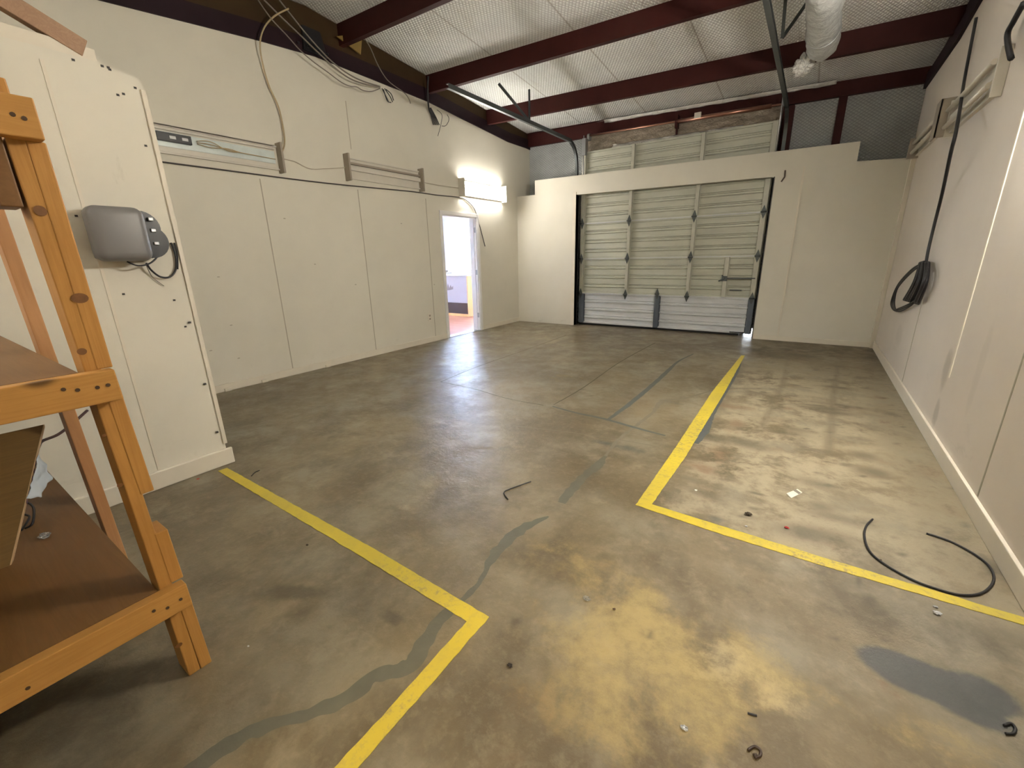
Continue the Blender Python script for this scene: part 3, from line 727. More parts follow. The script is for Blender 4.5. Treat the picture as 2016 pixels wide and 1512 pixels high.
for i, (a, b) in enumerate(secs):
    bm = ribbed(a, b, GL, GR, i == 0)
    o = part('door_section', bm, 'door_low' if i == 0 else 'door_up', root)
    s = o.modifiers.new('s', 'SOLIDIFY'); s.thickness = .03; s.offset = -1 if i else -1
    if i == 0: o['label'] = 'white bottom section with rust dirt'
    # stiles per section
    def stile(x, w, mat, z0=a, z1=b):
        bm = NB(); box(bm, (x - w / 2, YD - .070, z0 + .01), (x + w / 2, YD - .005, z1 - .01)); box(bm, (x - w / 2 - .012, YD - .02, z0 + .02), (x + w / 2 + .012, YD - .012, z1 - .02))
        return part('stile', bm, mat, root, .003)
    if i == 0:
        stile(GL + .06, .10, 'stile_blue'); stile(2.93, .085, 'stile_blue'); stile(GR - .05, .08, 'stile_blue')
    else:
        stile(GL + .05, .07, 'stile'); stile(2.335, .055, 'stile'); stile(3.44 + .01 * (i - 1), .055, 'stile'); stile(GR - .05, .07, 'stile')
        if i == 1: stile(4.02, .06, 'stile')
def hinge(x, z):
    bm = NB(); y = YD - .072
    prism(bm, [(x, y, z - .10), (x + .032, y, z - .02), (x + .022, y, z), (x + .032, y, z + .02), (x, y, z + .10), (x - .032, y, z + .02), (x - .022, y, z), (x - .032, y, z - .02)], (0, -.008, 0))
    tube(bm, [(x - .04, y - .014, z), (x + .04, y - .014, z)], .012, 8, False)
    part('hinge', bm, 'steel_dark', root)
for z in (.63, 1.29, 1.94):
    for x in (GL + .05, 2.335, 3.445, GR - .05): hinge(x, z)
hinge(2.93, .66)
bm = NB()
for a, b in secs[:-1]: box(bm, (GL, YD - .034, b - .007), (GR, YD - .004, b + .007))
part('section_seam', bm, 'door_low', root)
bm = NB(); box(bm, (GL, YD - .01, .004), (GR - .18, YD + .03, .036)); box(bm, (4.18, YD - .05, .05), (4.40, YD - .02, .065)); part('bottom_seal', bm, 'blackp', root)
bm = NB(); box(bm, (3.97, YD - .09, .90), (4.05, YD - .068, .98)); tube(bm, [(3.93, YD - .095, .90), (4.02, YD - .10, .945), (3.97, YD - .095, .99)], .012, 6, False)
box(bm, (4.0, YD - .084, .935), (4.46, YD - .076, .955)); lk = part('slide_lock', bm, 'steel_dark', root); lk['label'] = 'dark slide bolt lock'
bm = NB(); box(bm, (4.10, YD - .03, .74), (4.28, YD - .008, .76)); part('lift_handle', bm, 'steel_dark', root)

# tracks
def track(xc, label, pts, vert):
    root = thing('door_track', label, 'track', (xc, 0, 2.5))
    bm = NB(); P = smoothpath(pts, 5)
    w, d = .022, .055
    for a, b in zip(P, P[1:]): pass
    rows = []
    for i, p in enumerate(P):
        t = (P[min(i + 1, len(P) - 1)] - P[max(i - 1, 0)]).normalized(); s = Vector((1, 0, 0)); nrm = s.cross(t).normalized()
        sec = [(-w, -d / 2), (w, -d / 2), (w, d / 2), (-w, d / 2), (-w, d / 2 - .008), (w - .006, d / 2 - .008), (w - .006, -d / 2 + .008), (-w, -d / 2 + .008)]
        if xc > 3: sec = [(-u, v) for u, v in sec]
        rows.append([bm.verts.new(p + s * u + nrm * v) for u, v in sec])
    for A, B in zip(rows, rows[1:]):
        for j in range(8): bm.faces.new((A[j], A[(j + 1) % 8], B[(j + 1) % 8], B[j]))
    bm.faces.new(rows[0][::-1]); bm.faces.new(rows[-1])
    part('curved_track', bm, 'steel_dark', root)
    bm = NB(); x0, x1 = (xc - .015, xc + .02); box(bm, (x0, .14, 0), (x1, .20, vert)); part('vertical_track', bm, 'steel', root)
    return root
rl = track(1.235, 'dark left door track curving up from the door toward the ceiling', [(1.235, .20, 2.5), (1.235, .20, 2.95), (1.235, .13, 3.20), (1.235, -.06, 3.335), (1.235, -.4, 3.355), (1.235, -3.35, 3.355)], 2.6)
bm = NB(); bar(bm, (1.235, -1.48, 3.36), (1.235, -1.48, 3.80), .03, .012, (0, 1, 0)); bar(bm, (1.235, -1.48, 3.37), (1.0, -1.95, 3.80), .035, .02, (0, 1, 0)); part('hanger', bm, 'steel_dark', rl)
rr = track(4.58, 'dark right door track running overhead beside the foil duct', [(4.58, .20, 2.5), (4.58, .20, 2.9), (4.58, .12, 3.13), (4.58, -.1, 3.25), (4.58, -.5, 3.28), (4.58, -3.6, 3.30)], 2.6)
bm = NB(); a = at(1540, 75, 'x', 4.6); bar(bm, a, (a.x - .02, a.y - .1, a.z + .6), .03, .012, (0, 1, 0)); bar(bm, a, (a.x + .35, a.y + .1, a.z + .55), .03, .012, (0, 1, 0)); part('hanger', bm, 'steel_dark', rr)
bm = NB(); tube(bm, [(4.50, .13, 2.5), (4.50, .13, 3.35), (4.50, .10, 3.5)], .012, 8, False); part('lift_cable_pipe', bm, 'steel', rr)
bm = NB(); tube(bm, [(1.40, .13, 2.5), (1.40, .13, 3.45)], .010, 8, False); box(bm, (1.38, .10, 3.12), (1.45, .2, 3.4)); part('end_bearing_plate', bm, 'steel', rl)

# ------------------------------------------------------------------ foil duct
def duct():
    root = thing('flexible_duct', 'silver foil flexible duct hanging from the ceiling at top right', 'duct', (4.95, -2.5, 3.2))
    bm = NB(); seg = 28; rows = []
    y = -1.62; N = 70
    for i in range(N + 1):
        t = i / N; yy = -1.62 - 3.0 * t; r = .132
        if i < 5: r = .132 * (.30 + .70 * math.sin((i / 5) * math.pi / 2))
        row = []
        for j in range(seg):
            a = 2 * math.pi * j / seg; n = Vector((math.cos(a), 0, math.sin(a)))
            rr_ = r * (1 + .03 * math.sin(i * 1.9 + math.sin(a + i * .2) * 1.5) + .13 * mnoise.noise(Vector((n.x * 1.7, yy * 5, n.z * 1.7))) + .06 * mnoise.noise(Vector((n.x * 4, yy * 16, n.z * 4))))
            row.append(bm.verts.new(Vector((4.955, yy, 3.345 + .02 * t)) + n * rr_))
        rows.append(row)
    for A, B in zip(rows, rows[1:]):
        for j in range(seg):
            f = bm.faces.new((A[j], A[(j + 1) % seg], B[(j + 1) % seg], B[j])); f.smooth = True
    bm.faces.new(rows[0]); part('duct_sleeve', bm, 'duct', root)
    bm = NB(); bmesh.ops.create_icosphere(bm, subdivisions=5, radius=1)
    for v in bm.verts:
        n = v.co.normalized(); k = 1 + .38 * mnoise.noise(n * 2.3) + .22 * mnoise.noise(n * 6)
        v.co = Vector((4.80 + n.x * .085 * k, -1.63 + n.y * .10 * k, 3.26 + n.z * .095 * k))
    for f in bm.faces: f.smooth = True
    part('crumpled_end', bm, 'foil', root)
    for yy in (-2.2, -4.0):
        bm = NB()
        ring = [(4.955 + .14 * math.cos(a), yy, 3.345 + .14 * math.sin(a)) for a in [math.pi * 2 * k / 24 for k in range(25)]]
        tube(bm, ring, .004, 5, False); tube(bm, [(4.955, yy, 3.485), (4.955, yy, 3.78)], .003, 5, False)
        part('hanging_strap', bm, 'steel', root)
duct()

# ------------------------------------------------------------------ partition (protruding panel on the left)
PX, PYE, PT = 1.955, -6.735, 2.385
bm = NB()
prism(bm, [(PX, PYE, 0), (PX, -11, 0), (PX, -11, 2.385), (PX, -6.905, 2.385), (PX, -6.90, 2.44 - .06), (PX, PYE, 2.352)], (-.12, 0, 0))
prism(bm, [(0, PYE, 0), (PX - .12, PYE, 0), (PX - .12, PYE, 2.34), (0, PYE, 2.34)], (0, -.12, 0))
struct('wall_partition', bm, 'wall')
bm = NB(); prism(bm, [(PX, -6.905, 2.38), (PX, -7.9, 2.38), (PX, -7.9, 2.46), (PX, -6.905, 2.44)], (-.09, 0, 0)); struct('trim_10', bm, 'trim', .004)
bm = NB(); box(bm, (PX, PYE - .012, .15), (PX + .012, PYE + .012, 2.30)); struct('trim_11', bm, 'trim', .003)
bm = NB(); box(bm, (PX, -7.13, .12), (PX + .004, -7.115, 2.33)); struct('trim_12', bm, 'trim')
bm = NB(); box(bm, (PX, -11, 0), (PX + .024, PYE + .03, .115)); struct('baseboard_partition', bm, 'trim', .006)
bm = NB()
for px, py in ((232, 187), (243, 185), (266, 173), (144, 118), (213, 133), (201, 130), (216, 137), (374, 635), (404, 756), (428, 851), (365, 918), (243, 579), (365, 643), (150, 425), (287, 287), (343, 591)):
    p = at(px, py, 'x', PX + .012 if px > 370 else PX); box(bm, (PX - .01, p.y - .006, p.z - .005), (p.x + .003, p.y + .006, p.z + .005))
struct('trim_13', bm, plain('dark_screw_heads', (.03, .025, .02, 1), .6))
# loose brace lying on top of the partition
bm = NB(); a = Vector((PX - .05, -6.93, 2.43)); b = at(-120, -60, 'x', PX - .05); b = Vector((PX - .05, -7.6, 2.86))
bar(bm, at(165, 98, 'x', PX - .02), at(-60, -40, 'x', PX - .02), .05, .085, (0, 0, 1))
o = obj('wooden_brace', bm, 'oldwood', bevel=.003); tag(o, 'diagonal wooden stud on top of the partition in the top left corner', 'stud')

# ------------------------------------------------------------------ gray box on partition
root = thing('utility_box', 'gray rounded plastic utility box mounted on the partition', 'utility box', (PX + .08, -7.0, 1.4))
bm = NB(); box(bm, (PX + .03, -7.155, 1.385), (PX + .17, -6.915, 1.665)); part('box_cover', bm, 'boxg', root)
o = bpy.data.objects[root.children[0].name]; b = o.modifiers.new('b', 'BEVEL'); b.width = .045; b.segments = 6; b.limit_method = 'ANGLE'
for p in o.data.polygons: p.use_smooth = True
bm = NB(); box(bm, (PX, -7.14, 1.40), (PX + .05, -6.90, 1.65)); part('back_plate', bm, 'boxg', root, .01)
bm = NB(); tube(bm, [(PX + .015, -6.925, 1.565), (PX + .09, -6.925, 1.565)], .09, 28, False); tube(bm, [(PX + .015, -6.905, 1.49), (PX + .10, -6.905, 1.49)], .09, 28, False); o = part('cable_drum', bm, 'blackp', root); o['label'] = 'black drum beside the cover'
bm = NB()
bm.free()
for z in (1.60, 1.54, 1.47):
    bm = NB(); box(bm, (PX + .09, -6.89, z), (PX + .11, -6.865, z + .02)); part('clip', bm, 'steel', root, .004)

# cables of the box
bm = NB()
A = lambda px, py, off=.03: at(px, py, 'x', PX + off)
tube(bm, [A(250, 515, .09), A(272, 523, .09), A(296, 518, .08), A(313, 500, .07), A(318, 478, .07), A(312, 455, .07), A(296, 440, .06)], .0045, 6)
part('cable', bm, 'blackc', root, smooth=True)
bm = NB(); tube(bm, [A(288, 518, .05), A(298, 532, .04), A(316, 545, .03), A(335, 545, .02), A(346, 530, .015), A(346, 505, .015), A(340, 485, .012), A(336, 478, .012)], .0055, 6)
tube(bm, [A(343, 478, .01), A(349, 500, .01), A(350, 530, .01)], .004, 6); part('cable', bm, 'blackc', root, smooth=True)
bm = NB(); tube(bm, [A(288, 522, .03), A(300, 545, .015), A(323, 563, .01)], .0022, 5); part('cable', bm, 'grayc', root, smooth=True)

# ------------------------------------------------------------------ fluorescent fixtures
def strip_fixture(y0, y1, z0, z1, wall, label, lit=False, tubes=2, plates=True, bare=False, mat_t=None, dp=.11, pm=None):
    """wall: +1 fixture on x=0 facing +x, -1 on x=W facing -x"""
    X = 0 if wall > 0 else W; s = wall
    root = thing('strip_light', label, 'light fixture', (X, (y0 + y1) / 2, z0), 'fluorescent strip lights on the walls')
    def bx_(bm, a, b): box(bm, (min(X + s * a[0], X + s * b[0]), a[1], a[2]), (max(X + s * a[0], X + s * b[0]), b[1], b[2]))
    h = z1 - z0
    bm = NB(); bx_(bm, (0, y0, z0 + h * .12), (.012, y1, z1 - h * .12))
    if not bare: bx_(bm, (0, y0, z0 + h * .42), (.05, y1, z0 + h * .58))
    bx_(bm, (0, y0, z0 + h * .10), (.03, y1, z0 + h * .15)); bx_(bm, (0, y0, z1 - h * .15), (.03, y1, z1 - h * .10))
    part('reflector', bm, 'white_enamel', root)
    if plates:
        for y in (y0, y1 - .012):
            bm = NB(); bx_(bm, (0, y - .006, z0), (dp, y + .018, z1)); part('end_plate', bm, pm or ('white_enamel' if lit else 'tan_enamel'), root, .003)
    if tubes:
        for k in range(tubes):
            z = z0 + h * (.28 if k == 0 else .74)
            bm = NB(); tube(bm, [(X + s * .07, y0 + .025, z), (X + s * .07, y1 - .02, z)], .019, 12, False)
            part('lamp_tube', bm, mat_t or ('tube_on' if lit else 'tube_off'), root)
    return root
fa = strip_fixture(-6.72, -4.90, 2.33, 2.64, 1, 'open unlit strip light with exposed liner and black ballast, left end of the wall', tubes=0, bare=True)
bm = NB(); box(bm, (.012, -6.7, 2.425), (.02, -4.95, 2.55)); part('liner', bm, 'foilwhite', fa)
bm = NB(); box(bm, (.02, -6.05, 2.465), (.06, -5.77, 2.54)); bl = part('ballast', bm, 'blackp', fa, .004)
for y_ in (-5.95, -5.85):
    bm = NB(); box(bm, (.06, y_, 2.49), (.0615, y_ + .05, 2.515)); part('ballast_label', bm, 'office', bl)
bm = NB()
for k in range(3):
    zz = 2.50 + .012 * (k - 1)
    tube(bm, [(.04, -5.72, zz), (.05, -5.6, zz + .015 * (k - 1)), (.05, -5.45, 2.49 - .01 * k), (.04, -5.3, 2.475), (.03, -4.95, 2.47)], .004, 6)
part('wiring', bm, 'tanc', fa, smooth=True)
bm = NB(); box(bm, (.012, -6.7, 2.375), (.035, -4.95, 2.39)); box(bm, (.012, -6.7, 2.565), (.035, -4.95, 2.58)); box(bm, (.012, -6.7, 2.60), (.03, -4.95, 2.61)); part('rail', bm, 'white_enamel', fa)
fb = strip_fixture(-4.035, -2.72, 2.355, 2.675, 1, 'unlit beige strip light without tubes in the middle of the left wall', tubes=0)
bm = NB(); box(bm, (.02, -4.0, 2.56), (.05, -2.75, 2.585)); o = part('rail', bm, 'tan_enamel', fb)
fc = strip_fixture(-1.80, -.545, 2.37, 2.66, 1, 'lit strip light glowing above the doorway to the office', lit=True, dp=.13)
fd = strip_fixture(-1.72, -.13, 2.43, 2.66, -1, 'unlit strip light nearest the back corner on the right wall', tubes=2)
fe = strip_fixture(-3.25, -1.93, 2.33, 2.63, -1, 'unlit strip light high on the right wall behind the hanging black cord', tubes=2, dp=.06, pm='white_enamel')
ff = strip_fixture(-5.3, -4.15, 2.36, 2.62, -1, 'lit strip light on the right wall just beyond the photo edge', lit=True, mat_t='tube_on3')
fg = strip_fixture(-11.4, -10.2, 2.5, 2.76, -1, 'added fill strip light on the right wall behind the camera', lit=True, mat_t='tube_on4')  # unseen fixture, added as general fill for the room
fh = strip_fixture(-9.9, -8.5, 2.5, 2.76, 1, 'added fill strip light on the partition behind the rack, out of view', lit=True, mat_t='tube_on2')  # added out of view to brighten the ceiling and back wall
for q_ in [fh]: q_.location.x = 1.96
# junction cover between the right wall fixtures
bm = NB(); box(bm, (W - .13, -1.93, 2.34), (W - .115, -1.74, 2.66)); box(bm, (W - .13, -1.93, 2.34), (W, -1.915, 2.66)); o = obj('junction_cover', bm, 'tan_enamel', bevel=.002); tag(o, 'beige metal cover between the two right wall strip lights', 'cover')

# cord from the right rafter down to a coil
root = thing('power_cord', 'thick black power cord hanging down the right wall with a bundled coil', 'cord', (W - .03, -2.1, .8))
rx = lambda px, py, o=.03: at(px, py, 'x', W - o)
bm = NB(); tube(bm, [rx(1922, 35), rx(1900, 150), rx(1884, 250, .14), rx(1872, 300, .14), rx(1855, 380, .06), rx(1840, 440), rx(1828, 490), rx(1823, 518)], .012, 8)
part('cord', bm, 'blackc', root, smooth=True)
bm = NB()
for k in range(3):
    o_ = .03 + .012 * k; d = k * 3
    tube(bm, [rx(1824, 515, o_), rx(1795, 530 + d, o_), rx(1768, 560 + d, o_), rx(1755 + d, 592, o_), rx(1757 + d, 608, o_), rx(1770, 613 - d, o_), rx(1790, 604 - d, o_), rx(1806, 588, o_), rx(1820, 560, o_), rx(1826, 525, o_)], .007, 6)
part('coil', bm, 'blackc', root, smooth=True)
bm = NB(); random.seed(3)
for k in range(10):
    t = k / 9; o_ = .025 + .05 * random.random()
    tube(bm, [rx(1812 + 16 * t, 515 + 4 * abs(t - .5), o_), rx(1800 + 24 * t, 555, o_ + .02), rx(1780 + 28 * t, 590 + 8 * t, o_)], .013, 6)
part('bundle', bm, 'blackc', root, smooth=True)
bm = NB(); tube(bm, [rx(2016, 5, .05), rx(1994, 45, .05), rx(1984, 65, .05), rx(1985, 88, .05), rx(1991, 115, .05)], lambda t: .016, 7)
o = obj('hanging_wire', bm, 'blackc', smooth=True); tag(o, 'dark wire hanging at the top right edge above the strip light', 'wire')

# ------------------------------------------------------------------ wires on left wall
lx = lambda px, py, o=.012: at(px, py, 'x', o)
bm = NB(); tube(bm, [lx(312, 318), lx(420, 332), lx(548, 349), lx(620, 358), lx(705, 367), lx(810, 377), lx(860, 384), lx(900, 388), lx(915, 392), lx(933, 410), lx(943, 440), lx(955, 485)], .0075, 6)
o = obj('wall_cable', bm, plain('dark_brown_cable', (.05, .04, .035, 1), .5), smooth=True); tag(o, 'long dark cable stapled along the left wall under the strip lights', 'cable')
bm = NB(); tube(bm, [lx(555, 312), lx(580, 318), lx(610, 332), lx(640, 332), lx(680, 330)], .006, 6)
o = obj('wall_cable', bm, 'paintc', smooth=True); tag(o, 'cream painted cable between the two unlit strip lights', 'cable')
bm = NB(); tube(bm, [lx(830, 358), lx(860, 364), lx(902, 370)], .006, 6)
o = obj('wall_cable', bm, 'paintc', smooth=True); tag(o, 'cream painted cable running to the lit strip light', 'cable')
ly = lambda px, py, o=.10: at(px, py, 'x', o)
bm = NB(); tube(bm, [ly(568, 17, .14), ly(540, 32, .12), ly(520, 55, .10), ly(512, 85, .08), ly(517, 125, .04), ly(530, 170, .03), ly(548, 210, .03), ly(558, 255, .03), ly(560, 285, .04), ly(552, 306, .04)], .008, 7)
o = obj('hanging_cable', bm, 'tanc', smooth=True); tag(o, 'tan cable drooping from the rafter to the leftmost strip light', 'cable')
def wire(name, label, pts, r, mat='grayc', o=.12):
    bm = NB(); tube(bm, [ly(p[0], p[1], p[2] if len(p) > 2 else o) for p in pts], r, 6); ob = obj(name, bm, mat, smooth=True); tag(ob, label, 'wire'); return ob
wire('hanging_wire', 'gray wire nearest the wall in the top left bundle, sagging lowest', [(508, 0), (535, 38), (565, 70), (590, 98), (615, 120), (645, 142), (672, 162), (690, 170), (702, 171), (715, 178), (732, 180), (748, 174, .06)], .006)
wire('hanging_wire', 'middle gray wire of the top left bundle below the rafter', [(520, 0), (550, 30), (590, 68), (625, 102), (660, 134), (690, 155), (720, 166), (748, 172, .06)], .008)
wire('hanging_wire', 'upper gray wire of the top left bundle crossing the rafter', [(550, 0), (575, 32), (610, 75), (650, 118), (685, 145), (715, 160), (748, 170, .06)], .008)
wire('hanging_wire', 'thin gray wire dropping from the middle purlin to the wall', [(710, 65), (728, 92), (745, 130), (765, 160), (795, 182), (805, 195), (808, 204)], .006)
bm = NB()
for a, b, c in (((752, 174), (760, 190), (765, 200)), ((757, 174), (768, 190), (773, 201)), ((760, 176), (770, 185), (775, 198)), ((755, 176), (762, 198), (770, 202))):
    tube(bm, [ly(*a, .05), ly(*b, .06), ly(*c, .06)], .006, 6)
o = obj('wire_bundle', bm, 'blackc', smooth=True); tag(o, 'small knot of black wire ends at the rafter, left of the larger bundle', 'wires')
bm = NB(); tube(bm, [ly(843, 150, .16), ly(842, 180, .12), ly(844, 212, .06), ly(849, 225, .05)], .013, 7)
for k in range(7): tube(bm, [ly(845 + k * .5, 212, .05), ly(849 + 1.5 * k, 230, .05), ly(853 + 2.0 * k, 246, .05)], .006, 6)
tube(bm, [ly(860, 216, .05), ly(870, 226, .06), ly(868, 245, .06), ly(862, 268, .06)], .004, 6); tube(bm, [ly(880, 225, .05), ly(884, 235, .06), ly(878, 247, .06), ly(870, 248, .06)], .004, 6)
o = obj('wire_bundle', bm, 'blackc', smooth=True); tag(o, 'larger black bundle of cut cable ends hanging from the rafter', 'wires')
# dangling short threads on the purlins
# ------------------------------------------------------------------ timber rack
RX = 3.622
root = thing('timber_rack', 'pine two-by-four shelving rack with brown hardboard shelves at left', 'shelving rack', (3.1, -8.5, 0))
def post(name, x0, x1, y0, y1, z0, z1, mat, lab=None):
    bm = NB(); box(bm, (x0, y0, z0), (x1, y1, z1)); o = part(name, bm, mat, root, .003)
    if lab: o['label'] = lab
    return o
Y0 = -7.545
post('post', RX - .089, RX, Y0 - .032, Y0 + .002, 0, 1.775, 'pine_v')
for z0, z1 in ((0, .29), (.372, .56), (.70, 1.008), (1.092, 1.65)):
    post('cleat', RX - .089, RX + .002, Y0 + .003, Y0 + .037, z0, z1, 'pine_v')
post('post', RX - .089, RX, -9.52, -9.48, 0, 1.775, 'pine_v')
post('rear_post', 2.66, 2.745, Y0 + .005, Y0 + .045, 0, 2.3, 'pine_back'); post('rear_post', 2.66, 2.745, -9.52, -9.48, 0, 2.3, 'pine_back')
for z0, z1 in ((.283, .370), (1.006, 1.092), (1.648, 1.735)):
    post('front_rail', RX + .002, RX + .04, -9.52, Y0 + .03, z0, z1, 'pine_y')
    post('rear_rail', 2.622, 2.66, -9.52, Y0 - .08, z0 - .013, z1 - .015, 'pine_y')
for z0 in (.283, 1.006):
    bm = NB(); box(bm, (2.0 if z0 > 1 else 2.0, -9.5, z0 + .074), (RX + .0, Y0 - .034, z0 + .086)); o = part('shelf_board', bm, 'ply', root); o['label'] = 'brown hardboard shelf'
    bm = NB(); box(bm, (2.7, Y0 - .11, z0 + .0), (RX - .09, Y0 - .072, z0 + .074)); part('cross_member', bm, 'pine_y', root, .003)
post('block', RX - .089, RX, Y0 - .072, Y0 - .034, 1.50, 1.652, 'ply')
for ch_ in list(root.children):      # the whole rack leans a little toward the camera side
    for v_ in ch_.data.vertices: v_.co.y -= .026 * min(v_.co.z, 1.1)
M['nail'] = plain('dark_nail_holes', (.07, .035, .012, 1), .7)
for px, py in ((125, 767), (153, 768), (192, 763), (213, 758), (303, 1203), (330, 1197), (356, 1180), (55, 1355), (25, 65 + 160), (48, 233)):
    bm = NB(); p = at(px, py, 'x', RX + .041); tube(bm, [(RX + .038, p.y, p.z), (RX + .0415, p.y, p.z)], .005, 8, False); part('nail', bm, 'nail', root)
M['knot'] = plain('wood_knot', (.16, .065, .015, 1), .5, var=.4, nscale=60)
for px, py, r1, r2 in ((157, 587, .017, .013), (161, 692, .010, .009), (79, 415, .012, .012), (236, 955, .007, .006), (352, 1270, .010, .008), (205, 857, .005, .004)):
    bm = NB(); p = at(px, py, 'x', RX + .001)
    bm.faces.new([bm.verts.new((RX + .0025, min(p.y + r1 * math.cos(a), Y0 + .036), p.z + r2 * math.sin(a))) for a in [math.pi * 2 * k / 16 for k in range(16)]])
    part('knot', bm, 'knot', root)
# things on the lower shelf
SZ = .369
B = Vector((3.03, -7.83, SZ + .001)); T = at(85, 836, 'x', 2.62)
bm = NB(); wv = Vector((-.02, -.75, 0)); nrm = (T - B).cross(wv).normalized() * .020
prism(bm, [B, T, T + wv, B + wv], nrm if nrm.x < 0 else -nrm)
root = thing('leaning_board', 'brown hardboard panel leaning on the lower shelf of the rack', 'board', B)
part('panel', bm, 'board', root)
bm = NB(); out = Vector((.0, .004, 0)); off = (nrm if nrm.x < 0 else -nrm)
prism(bm, [B + Vector((0, .0005, 0)), T + Vector((0, .0005, 0)), T + off + Vector((0, .0005, 0)), B + off + Vector((0, .0005, 0))], (0, .003, 0))
part('raw_edge', bm, plain('pale_sawn_edge', (.46, .30, .16, 1), .7), root)
bm = NB()
for k in range(6):
    a = B.lerp(T, .40 + .055 * k); c = B.lerp(T, .425 + .055 * k)
    prism(bm, [a + Vector((0, .004, 0)), c + Vector((0, .004, 0)), c + off + Vector((0, .004, 0)), a + off + Vector((0, .004, 0))], (0, .001, 0))
part('printed_edge_marks', bm, plain('purple_print', (.10, .04, .07, 1), .6), root)
# crumpled white-blue plastic sheet
def sheet(name, c0, c1, c2, c3, mat, amp, label, cat, n=12):
    bm = NB(); g = []
    for i in range(n + 1):
        r = []
        for j in range(n + 1):
            u, v = i / n, j / n; p = (c0.lerp(c1, u)).lerp(c3.lerp(c2, u), v)
            p = p + Vector((mnoise.noise(p * 30), mnoise.noise(p * 30 + Vector((5, 5, 5))), mnoise.noise(p * 22 + Vector((2, 8, 1))))) * amp
            r.append(bm.verts.new(p))
        g.append(r)
    for i in range(n):
        for j in range(n): bm.faces.new((g[i][j], g[i + 1][j], g[i + 1][j + 1], g[i][j + 1])).smooth = True
    o = obj(name, bm, mat); s = o.modifiers.new('s', 'SOLIDIFY'); s.thickness = .0015; tag(o, label, cat); return o
e1 = B.lerp(T, .42) + Vector((.0, .006, 0)); e2 = B.lerp(T, .75) + Vector((0, .006, 0))
sheet('plastic_wrapper', e2, at(101, 937, 'x', e2.x - .03), at(85, 975, 'x', e1.x - .06), e1, plain('pale_blue_plastic', (.50, .56, .62, 1), .35), .012, 'pale blue white plastic wrapper beside the leaning board edge', 'wrapper')
bm = NB(); bl = [fl(50, 1040, SZ + .01), fl(64, 1030, SZ + .03), fl(66, 1000, SZ + .05), fl(52, 990, SZ + .05), fl(44, 1010, SZ + .02), fl(58, 1018, SZ + .02), fl(42, 1044, SZ + .01)]
tube(bm, bl, .004, 6); o = obj('curled_wire', bm, 'blackc', smooth=True); tag(o, 'small curled dark wire on the lower shelf below the wrapper', 'wire')
bm = NB(); tube(bm, [fl(-30, 1070, SZ + .006), fl(0, 1050, SZ + .006), fl(17, 1038, SZ + .02)], .005, 6); o = obj('wire_end', bm, plain('dark_red_wire', (.06, .01, .008, 1), .5), smooth=True); tag(o, 'dark red wire end at the far left edge of the lower shelf', 'wire')
bm = NB(); tube(bm, [at(172, 808, 'x', 2.45), at(145, 832, 'x', 2.5), at(115, 855, 'x', 2.55), at(84, 868, 'x', 2.6), at(76, 880, 'x', 2.62), at(66, 905, 'x', 2.66)], .006, 7)
o = obj('sagging_cable', bm, plain('dark_red_brown_cable', (.05, .018, .016, 1), .5), smooth=True); tag(o, 'dark cable sagging behind the rack posts above the lower shelf', 'cable')
def scrap(px, py, z, s, mat, name, label, cat, seed=0, flat=.4):
    bm = NB(); bmesh.ops.create_icosphere(bm, subdivisions=3, radius=1); c = fl(px, py, z)
    for v in bm.verts:
        n = v.co.normalized(); k = 1 + .7 * mnoise.noise(n * 2.1 + Vector((seed, seed * 2, 0)))
        v.co = c + Vector((n.x * s * k, n.y * s * .7 * k, max(-.95 * flat, n.z * flat) * s * k + s * flat))
    zmin = min(v.co.z for v in bm.verts)
    for v in bm.verts: v.co.z += z - zmin + .0005
    o = obj(name, bm, mat); tag(o, label, cat); return o
scrap(90, 1058, SZ, .022, 'clear', 'plastic_scrap', 'clear plastic scrap glinting on the lower shelf', 'scrap', 1)

# ------------------------------------------------------------------ floor markings, joints, sealant
def poly_on_floor(name, pts, z, mat, label, cat, sub=1):
    bm = NB(); f = bm.faces.new([bm.verts.new((x, y, z)) for x, y in pts])
    ext = bmesh.ops.extrude_face_region(bm, geom=[f]); 
    for v in [g for g in ext['geom'] if isinstance(g, bmesh.types.BMVert)]: v.co.z -= z - .0004
    o = obj(name, bm, mat); tag(o, label, cat); return o
def jagline(a, b, n, w):
    a, b = Vector(a), Vector(b); d = (b - a).normalized(); s = Vector((-d.y, d.x)); L = []
    for i in range(n + 1):
        p = a.lerp(b, i / n); L.append(tuple(p + s * w * mnoise.noise(Vector((p.x * 25, p.y * 25, 0)))))
    return L
def marking(corner, out, lab):
    pts = []
    for a, b in zip(corner, corner[1:] + corner[:1]):
        n = max(2, int((Vector(a) - Vector(b)).length / .03)); pts += jagline(a, b, n, .004)[:-1]
    return poly_on_floor('floor_line', pts, .0025, 'yellow', lab, 'floor marking')
marking([(2.035, -6.785), (3.62, -6.79), (4.338, -6.812), (4.345, -7.45), (4.352, -8.1), (4.29, -8.1), (4.288, -7.3), (4.277, -6.876), (3.56, -6.86), (2.03, -6.84)], None, 'yellow L-shaped floor line from the partition corner to the bottom edge')
marking([(4.56, -5.735), (4.555, -4.85), (4.53, -3.3), (4.560, -1.40), (4.602, -1.385), (4.640, -3.3), (4.652, -4.968), (4.634, -5.680), (5.39, -5.70), (6.05, -5.70), (6.05, -5.75), (5.39, -5.767), (4.96, -5.762)], None, 'yellow L-shaped floor line boxing the area by the right wall')
P = lambda *a: [fl(x, y) for x, y in a]
